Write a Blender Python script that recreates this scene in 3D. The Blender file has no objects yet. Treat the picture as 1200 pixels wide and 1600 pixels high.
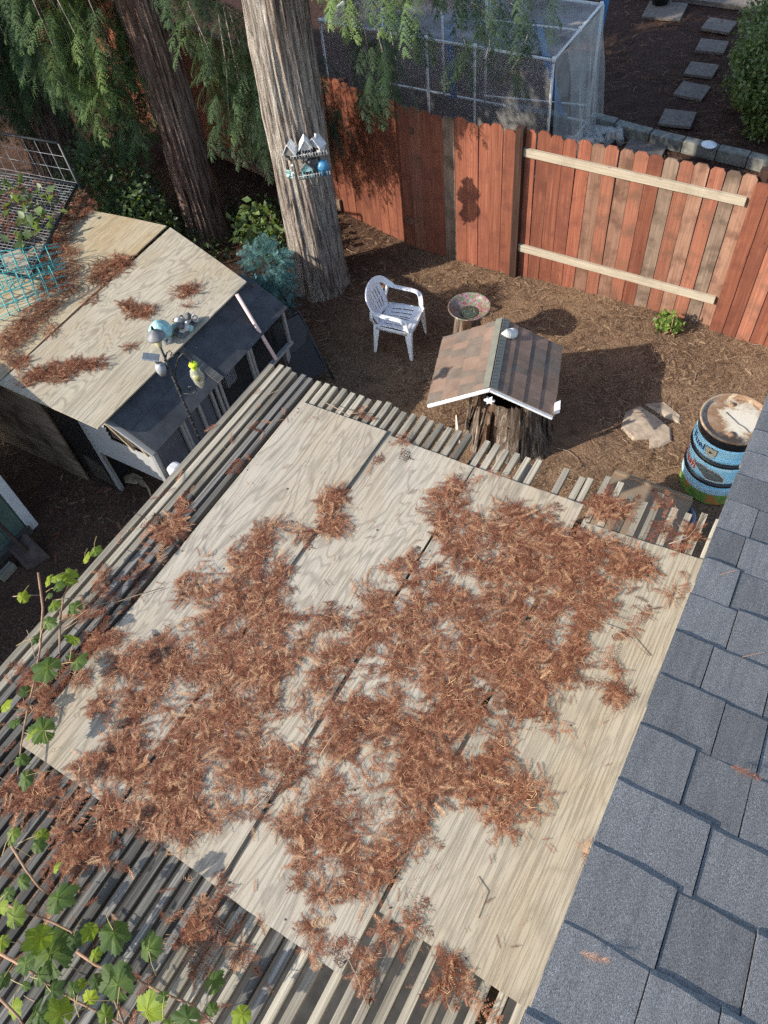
import bpy, math, random
import numpy as np
from mathutils import Vector, Matrix, Euler
from mathutils.geometry import tessellate_polygon
C = bpy.context.scene
COL = C.collection
R = math.radians
# ---------------------------------------------------------------- camera, sky, sun, exposure
cam_d = bpy.data.cameras.new('camera'); cam = bpy.data.objects.new('camera', cam_d); COL.objects.link(cam)
F_PX, YAW, PITCH, ROLL = 1227.646, -0.6472, 0.9424, -0.1534
cy, sy = math.cos(YAW), math.sin(YAW)
r0 = Vector((cy, -sy, 0)); fw = Vector((sy, cy, 0)) * math.cos(PITCH) + Vector((0, 0, -math.sin(PITCH)))
u0 = r0.cross(fw)
rr = r0 * math.cos(ROLL) + u0 * math.sin(ROLL); uu = -r0 * math.sin(ROLL) + u0 * math.cos(ROLL)
M = Matrix((rr, uu, -fw)).transposed().to_4x4(); M.translation = Vector((2.4064, -0.0849, 6.0873))
cam.matrix_world = M
cam_d.sensor_fit = 'HORIZONTAL'; cam_d.sensor_width = 36; cam_d.lens = F_PX / 1200 * 36
cam_d.clip_start = 0.05; cam_d.clip_end = 500
C.camera = cam
SUN_EL = R(30); SUN_DIR = Vector((0.65, 0.76, 0)).normalized() * math.cos(SUN_EL) + Vector((0, 0, -math.sin(SUN_EL)))
wd = bpy.data.worlds.new('World'); C.world = wd; wd.use_nodes = True
nt = wd.node_tree; bgn = nt.nodes['Background']
sky = nt.nodes.new('ShaderNodeTexSky'); sky.sky_type = 'NISHITA'; sky.sun_disc = False
sky.sun_elevation = SUN_EL; sky.sun_rotation = math.atan2(-SUN_DIR.x, -SUN_DIR.y) % (2 * math.pi)
nt.links.new(sky.outputs[0], bgn.inputs['Color']); bgn.inputs['Strength'].default_value = 0.15
sl = bpy.data.lights.new('sun', 'SUN'); sl.energy = 3.7; sl.angle = R(0.53); sl.color = (1.0, 0.93, 0.82)
so = bpy.data.objects.new('sun', sl); COL.objects.link(so)
so.rotation_euler = SUN_DIR.to_track_quat('-Z', 'Y').to_euler(); so.location = (-6, -6, 12)
C.view_settings.view_transform = 'Standard'; C.view_settings.look = 'None'
C.view_settings.exposure = 1.06; C.view_settings.gamma = 1.0; C.view_settings.use_curve_mapping = False
C.cycles.use_denoising = False; C.render.filter_size = 1.25; C.cycles.sample_clamp_indirect = 4.0
C.cycles.max_bounces = 6; C.cycles.diffuse_bounces = 4; C.cycles.transparent_max_bounces = 16

# ---------------------------------------------------------------- helpers
rnd = random.Random(11)
ORG = {}
def root_of(o):
    while o.parent is not None: o = o.parent
    return o
def link(name, me, parent=None, mats=None, label=None):
    o = bpy.data.objects.new(name, me); COL.objects.link(o)
    if mats and not me.materials:
        for m in (mats if isinstance(mats, (list, tuple)) else [mats]): me.materials.append(m)
    if parent is not None: o.parent = parent
    if label: o['label'] = label
    return o
def thing(name, label, cat, loc=(0, 0, 0), group=None):
    o = bpy.data.objects.new(name, None); COL.objects.link(o); o.location = loc
    o.empty_display_size = 0.1
    o['label'] = label; o['category'] = cat
    if group: o['group'] = group
    ORG[o.name] = Vector(loc)
    return o
def tag(o, label, cat, group=None):
    o['label'] = label; o['category'] = cat
    if group: o['group'] = group
    return o
def origin(parent):
    return ORG.get(root_of(parent).name, Vector((0, 0, 0))) if parent is not None else Vector((0, 0, 0))
class MB:
    """collects geometry in world coordinates"""
    def __init__(s): s.V = []; s.F = []; s.S = []
    def add(s, V, F, smooth=False):
        b = len(s.V); s.V += [Vector(v) for v in V]; s.F += [tuple(i + b for i in f) for f in F]; s.S += [smooth] * len(F); return s
    def box(s, c, d, rot=None):
        V = [Vector((x * d[0] / 2, y * d[1] / 2, z * d[2] / 2)) for z in (-1, 1) for y in (-1, 1) for x in (-1, 1)]
        if rot is not None: V = [rot @ v for v in V]
        c = Vector(c)
        return s.add([v + c for v in V], [(0, 2, 3, 1), (4, 5, 7, 6), (0, 1, 5, 4), (2, 6, 7, 3), (0, 4, 6, 2), (1, 3, 7, 5)])
    def bar(s, a, b, w, h, up=(0, 0, 1)):
        a = Vector(a); b = Vector(b); y = (b - a); L = y.length; y.normalize()
        x = y.cross(Vector(up))
        if x.length < 1e-4: x = y.cross(Vector((1, 0, 0)))
        x.normalize(); z = x.cross(y)
        return s.box((a + b) / 2, (w, L, h), Matrix((x, y, z)).transposed())
    def prism(s, poly, dz, smooth=False):
        """poly: list of 3d points (planar), dz: extrusion vector (down)"""
        n = len(poly); P = [Vector(p) for p in poly]; d = Vector(dz)
        tri = tessellate_polygon([P]); V = P + [p + d for p in P]
        F = [tuple(t) for t in tri] + [tuple(i + n for i in reversed(t)) for t in tri] + [(i, i + n, (i + 1) % n + n, (i + 1) % n) for i in range(n)]
        return s.add(V, F, smooth)
    def tube(s, pts, r, n=8, caps=True, smooth=True):
        P = [Vector(p) for p in pts]; rs = r if isinstance(r, (list, tuple)) else [r] * len(P)
        V = []; F = []; prev = None
        for i, p in enumerate(P):
            t = (P[min(i + 1, len(P) - 1)] - P[max(i - 1, 0)])
            t = t.normalized() if t.length > 1e-9 else Vector((0, 0, 1))
            if prev is None:
                x = t.orthogonal().normalized()
            else:
                x = (prev - t * prev.dot(t)); x = x.normalized() if x.length > 1e-6 else t.orthogonal().normalized()
            prev = x; y = t.cross(x)
            for k in range(n):
                a = 2 * math.pi * k / n; V.append(p + (x * math.cos(a) + y * math.sin(a)) * rs[i])
        for i in range(len(P) - 1):
            for k in range(n): F.append((i * n + k, i * n + (k + 1) % n, (i + 1) * n + (k + 1) % n, (i + 1) * n + k))
        if caps: F.append(tuple(reversed(range(n)))); F.append(tuple(range((len(P) - 1) * n, len(P) * n)))
        return s.add(V, F, smooth)
    def lathe(s, prof, c, n=32, axis=None, smooth=True):
        c = Vector(c); V = []; F = []
        for r, z in prof:
            for k in range(n):
                a = 2 * math.pi * k / n; v = Vector((r * math.cos(a), r * math.sin(a), z))
                V.append((axis @ v if axis is not None else v) + c)
        m = len(prof)
        for i in range(m - 1):
            for k in range(n): F.append((i * n + k, i * n + (k + 1) % n, (i + 1) * n + (k + 1) % n, (i + 1) * n + k))
        return s.add(V, F, smooth)
    def strip(s, pts, wv, tv):
        """solid strip: centre pts, width half-vectors wv, thickness half-vectors tv per point"""
        n = len(pts); V = []; F = []
        for p, w, t in zip(pts, wv, tv):
            p = Vector(p); w = Vector(w); t = Vector(t); V += [p - w - t, p + w - t, p + w + t, p - w + t]
        for i in range(n - 1):
            for k in range(4): F.append((i * 4 + k, i * 4 + (k + 1) % 4, i * 4 + 4 + (k + 1) % 4, i * 4 + 4 + k))
        F.append((3, 2, 1, 0)); F.append(tuple((n - 1) * 4 + k for k in range(4)))
        return s.add(V, F, True)
    def mesh(s, name, off=Vector((0, 0, 0))):
        me = bpy.data.meshes.new(name); me.from_pydata([v - off for v in s.V], [], s.F)
        me.polygons.foreach_set('use_smooth', s.S); me.update(); return me
    def build(s, name, mats, parent=None, label=None, bevel=0, sub=0, solid=0):
        o = link(name, s.mesh(name, origin(parent)), parent, mats, label)
        if solid: m = o.modifiers.new('thick', 'SOLIDIFY'); m.thickness = solid; m.offset = 0
        if bevel: m = o.modifiers.new('bevel', 'BEVEL'); m.width = bevel; m.segments = 2; m.limit_method = 'ANGLE'
        if sub: m = o.modifiers.new('sub', 'SUBSURF'); m.levels = sub; m.render_levels = sub
        return o
def bulk(name, V, T, mats, parent=None, tint=None, smooth=False, off=None):
    V = np.asarray(V, np.float32).reshape(-1, 3)
    off = origin(parent) if off is None else off
    V = V - np.array(off, np.float32); T = np.asarray(T, np.int32).reshape(-1, 3)
    me = bpy.data.meshes.new(name); me.vertices.add(len(V)); me.vertices.foreach_set('co', V.ravel())
    me.loops.add(T.size); me.loops.foreach_set('vertex_index', T.ravel())
    me.polygons.add(len(T)); me.polygons.foreach_set('loop_start', np.arange(0, T.size, 3, dtype=np.int32))
    if smooth: me.polygons.foreach_set('use_smooth', np.ones(len(T), bool))
    if tint is not None:
        a = me.attributes.new('tint', 'FLOAT', 'POINT'); a.data.foreach_set('value', np.asarray(tint, np.float32))
    me.update(calc_edges=True); me.validate()
    return link(name, me, parent, mats)
JIT = {}
def scatter(tmps, mats4, which, tints):
    """tmps: list of (V,T); mats4: Nx3x4 ; which: template index; returns V,T,tint"""
    Vs = []; Ts = []; Tn = []; b = 0
    for k, (tv, tt) in enumerate(tmps):
        idx = np.where(which == k)[0]
        if not len(idx): continue
        m = mats4[idx]; v = np.einsum('nij,vj->nvi', m[:, :, :3], tv) + m[:, None, :, 3]
        n = len(tv); t = tt[None] + (np.arange(len(idx)) * n)[:, None, None] + b
        Vs.append(v.reshape(-1, 3)); Ts.append(t.reshape(-1, 3)); Tn.append(np.clip(np.repeat(tints[idx], n) + (np.tile(JIT[n], len(idx)) if n in JIT else 0), 0, 1)); b += n * len(idx)
    return np.concatenate(Vs), np.concatenate(Ts), np.concatenate(Tn)
def frames(xd, up, scale):
    """Nx3 x-direction, Nx3 approx up, N scale -> Nx3x3"""
    x = xd / np.linalg.norm(xd, axis=1, keepdims=True); y = np.cross(up, x); y /= np.linalg.norm(y, axis=1, keepdims=True) + 1e-9
    z = np.cross(x, y); return np.stack([x, y, z], 2) * np.asarray(scale)[:, None, None]
def inpoly(P, poly):
    x, y = P[:, 0], P[:, 1]; c = np.zeros(len(P), bool); n = len(poly); j = n - 1
    for i in range(n):
        xi, yi = poly[i]; xj, yj = poly[j]
        k = ((yi > y) != (yj > y)) & (x < (xj - xi) * (y - yi) / (yj - yi + 1e-12) + xi); c ^= k; j = i
    return c
# ---------------------------------------------------------------- materials
def new_mat(name, rough=0.8, spec=0.3):
    m = bpy.data.materials.new(name); m.use_nodes = True; nt = m.node_tree; b = nt.nodes['Principled BSDF']
    b.inputs['Roughness'].default_value = rough; b.inputs['Specular IOR Level'].default_value = spec
    return m, nt, b
def N(nt, t, **kw):
    n = nt.nodes.new('ShaderNode' + t)
    for k, v in kw.items(): setattr(n, k, v)
    return n
def ramp(nt, fac, stops):
    r = N(nt, 'ValToRGB'); e = r.color_ramp.elements
    while len(e) < len(stops): e.new(0.5)
    for q, (p, c) in zip(e, stops): q.position = p; q.color = (*c, 1)
    nt.links.new(fac, r.inputs[0]); return r.outputs[0]
def coords(nt, scale=(1, 1, 1), kind='Object', shift=True, rot=(0, 0, 0)):
    tc = N(nt, 'TexCoord'); mp = N(nt, 'Mapping'); mp.inputs['Scale'].default_value = scale; mp.inputs['Rotation'].default_value = rot
    nt.links.new(tc.outputs[kind], mp.inputs[0])
    if shift:
        oi = N(nt, 'ObjectInfo'); mu = N(nt, 'Math', operation='MULTIPLY'); mu.inputs[1].default_value = 37.0
        nt.links.new(oi.outputs['Random'], mu.inputs[0]); ad = N(nt, 'VectorMath', operation='ADD')
        nt.links.new(mp.outputs[0], ad.inputs[0]); nt.links.new(mu.outputs[0], ad.inputs[1]); return ad.outputs[0]
    return mp.outputs[0]
def noise(nt, vec, scale, detail=4, rough=0.55, dist=0.0):
    n = N(nt, 'TexNoise'); n.inputs['Scale'].default_value = scale; n.inputs['Detail'].default_value = detail
    n.inputs['Roughness'].default_value = rough; n.inputs['Distortion'].default_value = dist
    nt.links.new(vec, n.inputs['Vector']); return n.outputs['Fac']
def math_(nt, op, a, b=None, c=None):
    m = N(nt, 'Math', operation=op)
    for i, v in enumerate((a, b, c)):
        if v is None: continue
        if isinstance(v, (int, float)): m.inputs[i].default_value = v
        else: nt.links.new(v, m.inputs[i])
    return m.outputs[0]
def mixc(nt, fac, a, b, mode='MIX'):
    m = N(nt, 'Mix', data_type='RGBA', blend_type=mode)
    for k, v in ((0, fac), (6, a), (7, b)):
        if isinstance(v, tuple): m.inputs[k].default_value = (*v, 1)
        elif isinstance(v, (int, float)): m.inputs[k].default_value = v
        else: nt.links.new(v, m.inputs[k])
    return m.outputs[2]
def bump(nt, b, h, strength=0.4, dist=0.01):
    n = N(nt, 'Bump'); n.inputs['Strength'].default_value = strength; n.inputs['Distance'].default_value = dist
    nt.links.new(h, n.inputs['Height']); nt.links.new(n.outputs[0], b.inputs['Normal'])
def flat(name, c, rough=0.6, spec=0.4, var=0.15, scale=20, bstr=0.15, metal=0, stretch=(1, 1, 1)):
    """slightly mottled paint / plastic / metal"""
    m, nt, b = new_mat(name, rough, spec); v = coords(nt, stretch); n = noise(nt, v, scale, 5)
    a = tuple(x * (1 - var) for x in c); d = tuple(min(1, x * (1 + var)) for x in c)
    nt.links.new(ramp(nt, n, [(0.3, a), (0.7, d)]), b.inputs['Base Color']); b.inputs['Metallic'].default_value = metal
    if bstr: bump(nt, b, n, bstr, 0.004)
    return m
def wood(name, stops, grain=(60, 2.5, 60), dirt=None, bstr=0.5, tintvar=0.25, rough=0.85, knots=None):
    """straight-grained weathered timber; grain runs along the axis with the small scale"""
    m, nt, b = new_mat(name, rough, 0.2); v = coords(nt, grain); g = noise(nt, v, 1.0, 6, 0.65)
    col = ramp(nt, g, stops)
    v2 = coords(nt, (3, 1.2, 3)); big = noise(nt, v2, 1.6, 4)
    if dirt: col = mixc(nt, ramp(nt, big, [(0.48, (0, 0, 0)), (0.68, (1, 1, 1))]), col, dirt)
    if knots:
        vo = N(nt, 'TexVoronoi'); vo.inputs['Scale'].default_value = 2.6; nt.links.new(coords(nt, knots), vo.inputs['Vector'])
        col = mixc(nt, ramp(nt, vo.outputs['Distance'], [(0.0, (.9, .9, .9)), (0.05, (.7, .7, .7)), (0.09, (0, 0, 0))]), col, mixc(nt, 0.8, col, (0.30, 0.24, 0.2), 'MULTIPLY'))
    oi = N(nt, 'ObjectInfo'); k = math_(nt, 'MULTIPLY_ADD', oi.outputs['Random'], tintvar * 2, 1 - tintvar)
    hs = N(nt, 'HueSaturation'); nt.links.new(col, hs.inputs['Color']); nt.links.new(k, hs.inputs['Value'])
    nt.links.new(hs.outputs[0], b.inputs['Base Color']); bump(nt, b, g, bstr, 0.004)
    return m
def plywood(name, light, dark, warm, rings=15, fine=0.45, warp=0.30, tonevar=0.16):
    """rotary-cut face veneer: contour-like growth rings round a few knots, fine fibre streaks, stained patches"""
    m, nt, b = new_mat(name, 0.85, 0.2)
    v = coords(nt, (1.9, 0.42, 1)); h = noise(nt, v, 1.5, 3, 0.55, 0.9)
    vk = coords(nt, (1.25, 0.75, 0.0)); vo = N(nt, 'TexVoronoi', feature='F1'); vo.inputs['Scale'].default_value = 2.1; vo.inputs['Randomness'].default_value = 1
    nt.links.new(vk, vo.inputs['Vector'])
    kn = math_(nt, 'POWER', 2.718, math_(nt, 'MULTIPLY', vo.outputs['Distance'], -9.0))
    h2 = math_(nt, 'MULTIPLY_ADD', kn, warp, h)
    wob = noise(nt, coords(nt, (12, 2.2, 1)), 1.0, 4); h3 = math_(nt, 'MULTIPLY_ADD', wob, 0.07, h2)
    rg = math_(nt, 'PINGPONG', math_(nt, 'MULTIPLY', h3, rings * 2.0), 1.0)
    rl = ramp(nt, rg, [(0.0, (.1, .1, .1)), (0.28, (.7, .7, .7)), (0.5, (1, 1, 1)), (1.0, (.95, .95, .95))])
    vf = coords(nt, (110, 2.6, 1)); ff = noise(nt, vf, 1.0, 5, 0.7)
    fl = ramp(nt, ff, [(0.36, (0, 0, 0)), (0.52, (1, 1, 1))])
    bw = N(nt, 'RGBToBW'); nt.links.new(rl, bw.inputs[0]); fb = N(nt, 'RGBToBW'); nt.links.new(fl, fb.inputs[0])
    comb = math_(nt, 'ADD', math_(nt, 'MULTIPLY', bw.outputs[0], 1 - fine), math_(nt, 'MULTIPLY', fb.outputs[0], fine))
    col = ramp(nt, comb, [(0.0, dark), (0.75, tuple(0.5 * (a + c) for a, c in zip(light, dark))), (1.0, light)])
    col = mixc(nt, 0.74, light, col)
    big = noise(nt, coords(nt, (1.0, 0.45, 1)), 1.9, 4, 0.6)
    col = mixc(nt, ramp(nt, big, [(0.42, (0, 0, 0)), (0.75, (.75, .75, .75))]), col, mixc(nt, 0.85, col, warm, 'MULTIPLY'))
    st = noise(nt, coords(nt, (2.2, 1.2, 1)), 3.0, 6, 0.7)
    col = mixc(nt, ramp(nt, st, [(0.56, (0, 0, 0)), (0.74, (.42, .42, .42))]), col, mixc(nt, 0.8, col, (0.45, 0.43, 0.40), 'MULTIPLY'))
    ks = ramp(nt, vo.outputs['Distance'], [(0.0, (1, 1, 1)), (0.035, (1, 1, 1)), (0.06, (0, 0, 0))])
    col = mixc(nt, ks, col, mixc(nt, 0.75, col, (0.36, 0.30, 0.24), 'MULTIPLY'))
    oi = N(nt, 'ObjectInfo'); k = math_(nt, 'MULTIPLY_ADD', oi.outputs['Random'], tonevar, 1 - tonevar / 2)
    hs = N(nt, 'HueSaturation'); nt.links.new(col, hs.inputs['Color']); nt.links.new(k, hs.inputs['Value'])
    nt.links.new(hs.outputs[0], b.inputs['Base Color']); bump(nt, b, comb, 0.5, 0.0025)
    return m
def tinted(name, stops, rough=0.7, spec=0.3, trans=0.0, scale=25):
    """colour picked by the per-piece tint attribute; optional leaf translucency"""
    m, nt, b = new_mat(name, rough, spec); at = N(nt, 'Attribute', attribute_name='tint')
    v = coords(nt, shift=False); n = noise(nt, v, scale, 3); f = math_(nt, 'ADD', at.outputs['Fac'], math_(nt, 'MULTIPLY_ADD', n, 0.3, -0.15))
    col = ramp(nt, f, stops); nt.links.new(col, b.inputs['Base Color'])
    if trans:
        t = N(nt, 'BsdfTranslucent'); nt.links.new(mixc(nt, 0.5, col, (0.35, 0.5, 0.03)), t.inputs['Color'])
        mx = N(nt, 'MixShader'); mx.inputs[0].default_value = trans
        nt.links.new(b.outputs[0], mx.inputs[1]); nt.links.new(t.outputs[0], mx.inputs[2])
        nt.links.new(mx.outputs[0], nt.nodes['Material Output'].inputs['Surface'])
    return m
SHEETS = {'A':[(0.003,-0.003),(0.642,-0.013),(0.603,2.451),(-0.003,2.438)],'B':[(0.658,-0.014),(1.189,-0.036),(1.173,2.429),(0.636,2.431)],'C':[(1.241,-0.044),(1.832,-0.052),(1.824,2.451),(1.188,2.431)],'D':[(1.849,0.216),(2.472,0.203),(2.449,2.367),(1.858,2.348)]}
PILE = [(0.122,1.232),(0.25,1.412),(0.328,1.578),(0.49,1.688),(0.594,1.724),(0.635,1.627),(0.509,1.472),(0.524,1.389),(0.623,1.395),(0.652,1.322),(0.641,1.23),(0.718,1.165),(0.856,1.195),(0.982,1.301),(1.06,1.361),(1.007,1.481),(1.082,1.583),(1.184,1.571),(1.254,1.649),(1.259,1.781),(1.232,1.925),(1.083,2.038),(1.037,2.161),(1.081,2.308),(1.191,2.311),(1.241,2.164),(1.347,2.168),(1.452,2.268),(1.592,2.289),(1.716,2.257),(1.828,2.245),(1.894,2.3),(2.054,2.291),(2.154,2.297),(2.27,2.248),(2.309,2.183),(2.27,2.061),(2.192,1.921),(2.121,1.767),(2.112,1.668),(2.175,1.589),(2.16,1.509),(2.055,1.382),(2.054,1.312),(2.202,1.254),(2.108,1.187),(1.977,1.202),(1.989,1.107),(2.039,1.068),(2.124,1.081),(2.252,0.992),(2.29,0.937),(2.229,0.844),(2.167,0.722),(2.011,0.74),(1.866,0.783),(1.854,0.746),(1.846,0.473),(1.825,0.294),(1.7,0.197),(1.538,0.107),(1.45,0.142),(1.368,0.239),(1.241,0.351),(1.197,0.265),(1.038,0.148),(0.955,-0.017),(0.711,-0.031),(0.487,0.004),(0.299,0.034),(0.311,0.108),(0.42,0.166),(0.321,0.323),(0.158,0.272),(0.1,0.428),(0.094,0.579),(0.248,0.699),(0.304,0.89),(0.264,0.995),(0.125,1.076)]
HOLES = [[(0.94,0.868),(0.972,1.018),(1.046,1.037),(1.084,0.944),(1.093,0.75),(1.242,0.742),(1.159,0.546),(0.993,0.541),(0.963,0.699),(0.959,0.786)],[(0.686,0.411),(0.645,0.27),(0.585,0.204),(0.647,0.339)],[(1.417,1.156),(1.506,1.184),(1.638,1.022),(1.565,0.983),(1.438,1.057)],[(1.484,1.681),(1.546,1.797),(1.607,1.744),(1.554,1.634)],[(1.543,0.425),(1.627,0.5),(1.715,0.43),(1.652,0.352)],[(1.613,0.662),(1.701,0.678),(1.71,0.576),(1.636,0.566)],[(0.646,0.714),(0.714,0.807),(0.722,0.717),(0.674,0.6)],[(0.432,0.835),(0.541,0.879),(0.544,0.795)],[(1.26,1.403),(1.24,1.641),(1.282,1.495)],[(1.426,2.044),(1.542,2.034),(1.582,1.988),(1.47,1.954)],[(1.273,0.559),(1.345,0.663),(1.373,0.564)],[(1.287,0.698),(1.352,0.818),(1.365,0.74)],[(1.519,1.457),(1.612,1.446),(1.623,1.356)],[(0.61,0.152),(0.638,0.233),(0.682,0.158)],[(1.972,1.464),(2.058,1.527),(2.037,1.426)],[(0.607,0.926),(0.663,1.014),(0.686,0.927)],[(1.728,0.804),(1.765,0.856),(1.791,0.758)],[(1.582,0.285),(1.635,0.328),(1.638,0.246)],[(1.375,0.455),(1.428,0.53),(1.449,0.418)]]
CLUMPS = [(0.572,1.859,0.112,1),(0.68,1.734,0.1,1),(0.589,1.967,0.057,0.8),(-0.143,1.335,0.121,1),(-0.172,1.201,0.111,0.7),(-0.163,1.448,0.058,0.8),(0.243,-0.112,0.104,0.8),(0.221,-0.22,0.088,0.7),(0.441,-0.178,0.071,0.6),(0.572,-0.213,0.083,0.6),(0.606,-0.042,0.071,0.8),(0.703,-0.17,0.06,0.7),(0.583,-0.266,0.069,0.5),(1.245,-0.165,0.07,0.9),(1.356,-0.181,0.044,0.9),(1.227,-0.227,0.045,0.8),(1.415,-0.174,0.044,0.6),(1.245,-0.056,0.031,0.8),(1.643,0.019,0.039,0.9),(1.695,-0.029,0.029,0.9),(1.912,0.169,0.043,0.9),(1.907,0.077,0.047,0.9),(1.885,-0.01,0.055,0.9),(1.897,-0.076,0.036,0.7),(1.984,0.223,0.034,0.8),(2.187,0.186,0.046,1),(2.185,0.111,0.05,1),(2.259,0.153,0.045,1),(1.931,2.527,0.091,1),(1.938,2.46,0.082,1),(2.028,2.504,0.06,0.8),(2.206,2.638,0.052,0.8),(2.268,2.554,0.051,0.8),(2.367,2.535,0.058,0.9),(2.403,2.443,0.049,0.6),(2.322,1.612,0.049,0.8),(2.337,1.531,0.042,0.8),(2.386,1.521,0.036,0.6),(2.333,1.974,0.033,0.5),(2.258,1.743,0.038,0.6),(2.233,1.768,0.025,0.5),(2.405,2.232,0.034,0.5),(2.404,2.09,0.033,0.3),(-0.264,0.879,0.054,0.7),(-0.201,0.758,0.045,0.5),(-0.21,0.668,0.052,0.6),(-0.076,0.695,0.065,0.7),(-0.045,0.587,0.071,0.8),(-0.001,0.491,0.062,0.8),(0.027,0.389,0.061,0.7),(-0.09,0.215,0.093,0.8),(-0.208,0.266,0.069,0.6),(0.016,0.197,0.053,0.6),(-0.095,0.287,0.048,0.8),(0.093,-0.177,0.061,0.6),(-0.102,0.983,0.038,0.5),(2.456,0.809,0.015,0.3),(2.006,0.875,0.055,0.4),(1.892,0.528,0.042,0.4),(0.369,2.509,0.037,0.2),(0.727,2.426,0.043,0.4),(0.642,2.199,0.034,0.5),(-0.086,1.901,0.026,0.3),(1.274,2.401,0.032,0.3),(0.461,0.188,0.067,0.5),(0.515,0.217,0.061,0.5),(1.163,1.711,0.079,0.8),(1.123,1.647,0.058,0.8),(-0.044,1.103,0.046,0.4),(0.193,1.002,0.059,0.5),(0.045,0.634,0.063,0.5),(1.813,0.315,0.04,0.6)]
ROOFPILE = [(-4.87,4.955),(-4.498,4.781),(-4.481,4.416),(-4.453,4.307),(-4.097,4.047),(-3.855,3.817),(-3.696,3.619),(-3.687,3.365),(-3.647,3.034),(-3.636,2.753),(-3.614,2.487),(-3.912,2.77),(-3.941,3.051),(-3.971,3.342),(-4.203,3.667),(-4.441,3.676),(-4.647,4.166),(-4.904,4.68)]
ROOFCLUMPS = [(-2.909,3.608,0.157,0.9),(-3.06,3.641,0.112,0.8),(-2.805,3.674,0.094,0.8),(-2.624,4.086,0.128,0.8),(-2.67,3.994,0.112,0.5),(-2.482,3.876,0.062,0.6),(-3.047,2.658,0.202,0.8),(-3.183,2.551,0.145,0.8),(-2.94,2.796,0.16,0.8),(-2.791,2.891,0.13,0.6),(-3.609,3.978,0.223,0.6),(-3.575,4.135,0.174,0.7),(-3.597,3.821,0.152,0.6),(-3.508,3.048,0.11,0.5),(-2.652,3.199,0.067,0.7),(-3.234,2.44,0.101,0.5),(-3.483,3.556,0.131,0.3),(-3.475,2.595,0.149,0.7)]
LEAVES = [(-0.393,0.542,2.815,0.107,1),(-0.399,0.685,2.757,0.117,1),(-0.331,0.71,2.816,0.134,0.7),(-0.305,0.684,2.78,0.134,0.3),(-0.277,0.763,2.778,0.161,0.9),(-0.353,0.897,2.71,0.126,1),(-0.25,0.922,2.817,0.137,0.6),(-0.385,0.647,2.681,0.071,0.4),(-0.3,0.601,2.715,0.146,0.6),(-0.166,0.646,2.741,0.158,0.3),(-0.208,0.507,2.789,0.168,0.5),(-0.258,0.429,2.708,0.092,0.2),(0.002,0.5,2.801,0.145,0.9),(0.102,0.408,2.818,0.16,0.3),(-0.04,0.435,2.703,0.089,0.5),(-0.028,0.335,2.764,0.255,0.3),(-0.108,0.197,2.681,0.112,0.2),(-0.109,0.089,2.734,0.133,1),(-0.039,0.069,2.686,0.111,0.5),(0.155,0.047,2.814,0.133,0.9),(0.159,0.1,2.741,0.195,0.3),(0.192,-0.05,2.813,0.139,0.3),(0.261,-0.093,2.79,0.145,0.4),(0.449,-0.286,2.897,0.119,0.6),(0.365,-0.337,2.723,0.069,0.6),(0.454,-0.238,2.699,0.124,0.9),(0.546,-0.285,2.83,0.099,0.3),(0.512,-0.418,2.722,0.153,0.5),(0.579,-0.459,2.863,0.131,0.5),(0.63,-0.53,2.782,0.183,0.6),(0.656,-0.309,2.812,0.092,0.9),(0.794,-0.388,2.914,0.251,0.4),(0.79,-0.511,2.81,0.194,0.9),(0.828,-0.561,2.707,0.364,0.3),(0.861,-0.476,2.72,0.131,0.2),(0.803,-0.604,2.816,0.146,0.5),(0.939,-0.395,2.811,0.143,0.8),(1.031,-0.356,2.839,0.233,0.5),(1.179,-0.348,2.78,0.171,0.5),(1.029,-0.46,2.842,0.1,0.7),(1.137,-0.435,2.779,0.081,0.5),(1.046,-0.549,2.836,0.094,0.9),(1.118,-0.571,2.872,0.129,1),(1.042,-0.524,2.725,0.113,0.2),(1.155,-0.495,2.774,0.235,0.4),(1.3,-0.501,2.806,0.245,0.9),(1.348,-0.425,2.852,0.078,0.4),(1.446,-0.321,2.743,0.153,0.5),(1.52,-0.376,2.819,0.09,0.4),(1.47,-0.435,2.836,0.18,0.2),(1.642,-0.319,2.904,0.144,0.7),(0.933,-0.637,2.771,0.145,0.2),(0.857,-0.663,2.839,0.08,0.3),(0.922,-0.711,2.728,0.229,0.2),(1.038,-0.666,2.804,0.174,0.8),(0.817,-0.754,2.726,0.133,0.8),(0.621,-0.506,2.91,0.097,0.9),(0.747,-0.69,2.788,0.099,0.2),(1.056,-0.574,2.888,0.093,0.3),(0.866,-0.629,2.784,0.13,0.4),(0.713,-0.586,2.906,0.112,0.7),(1.176,-0.593,2.781,0.125,0.6),(1.401,-0.486,2.763,0.154,0.5)]
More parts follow.
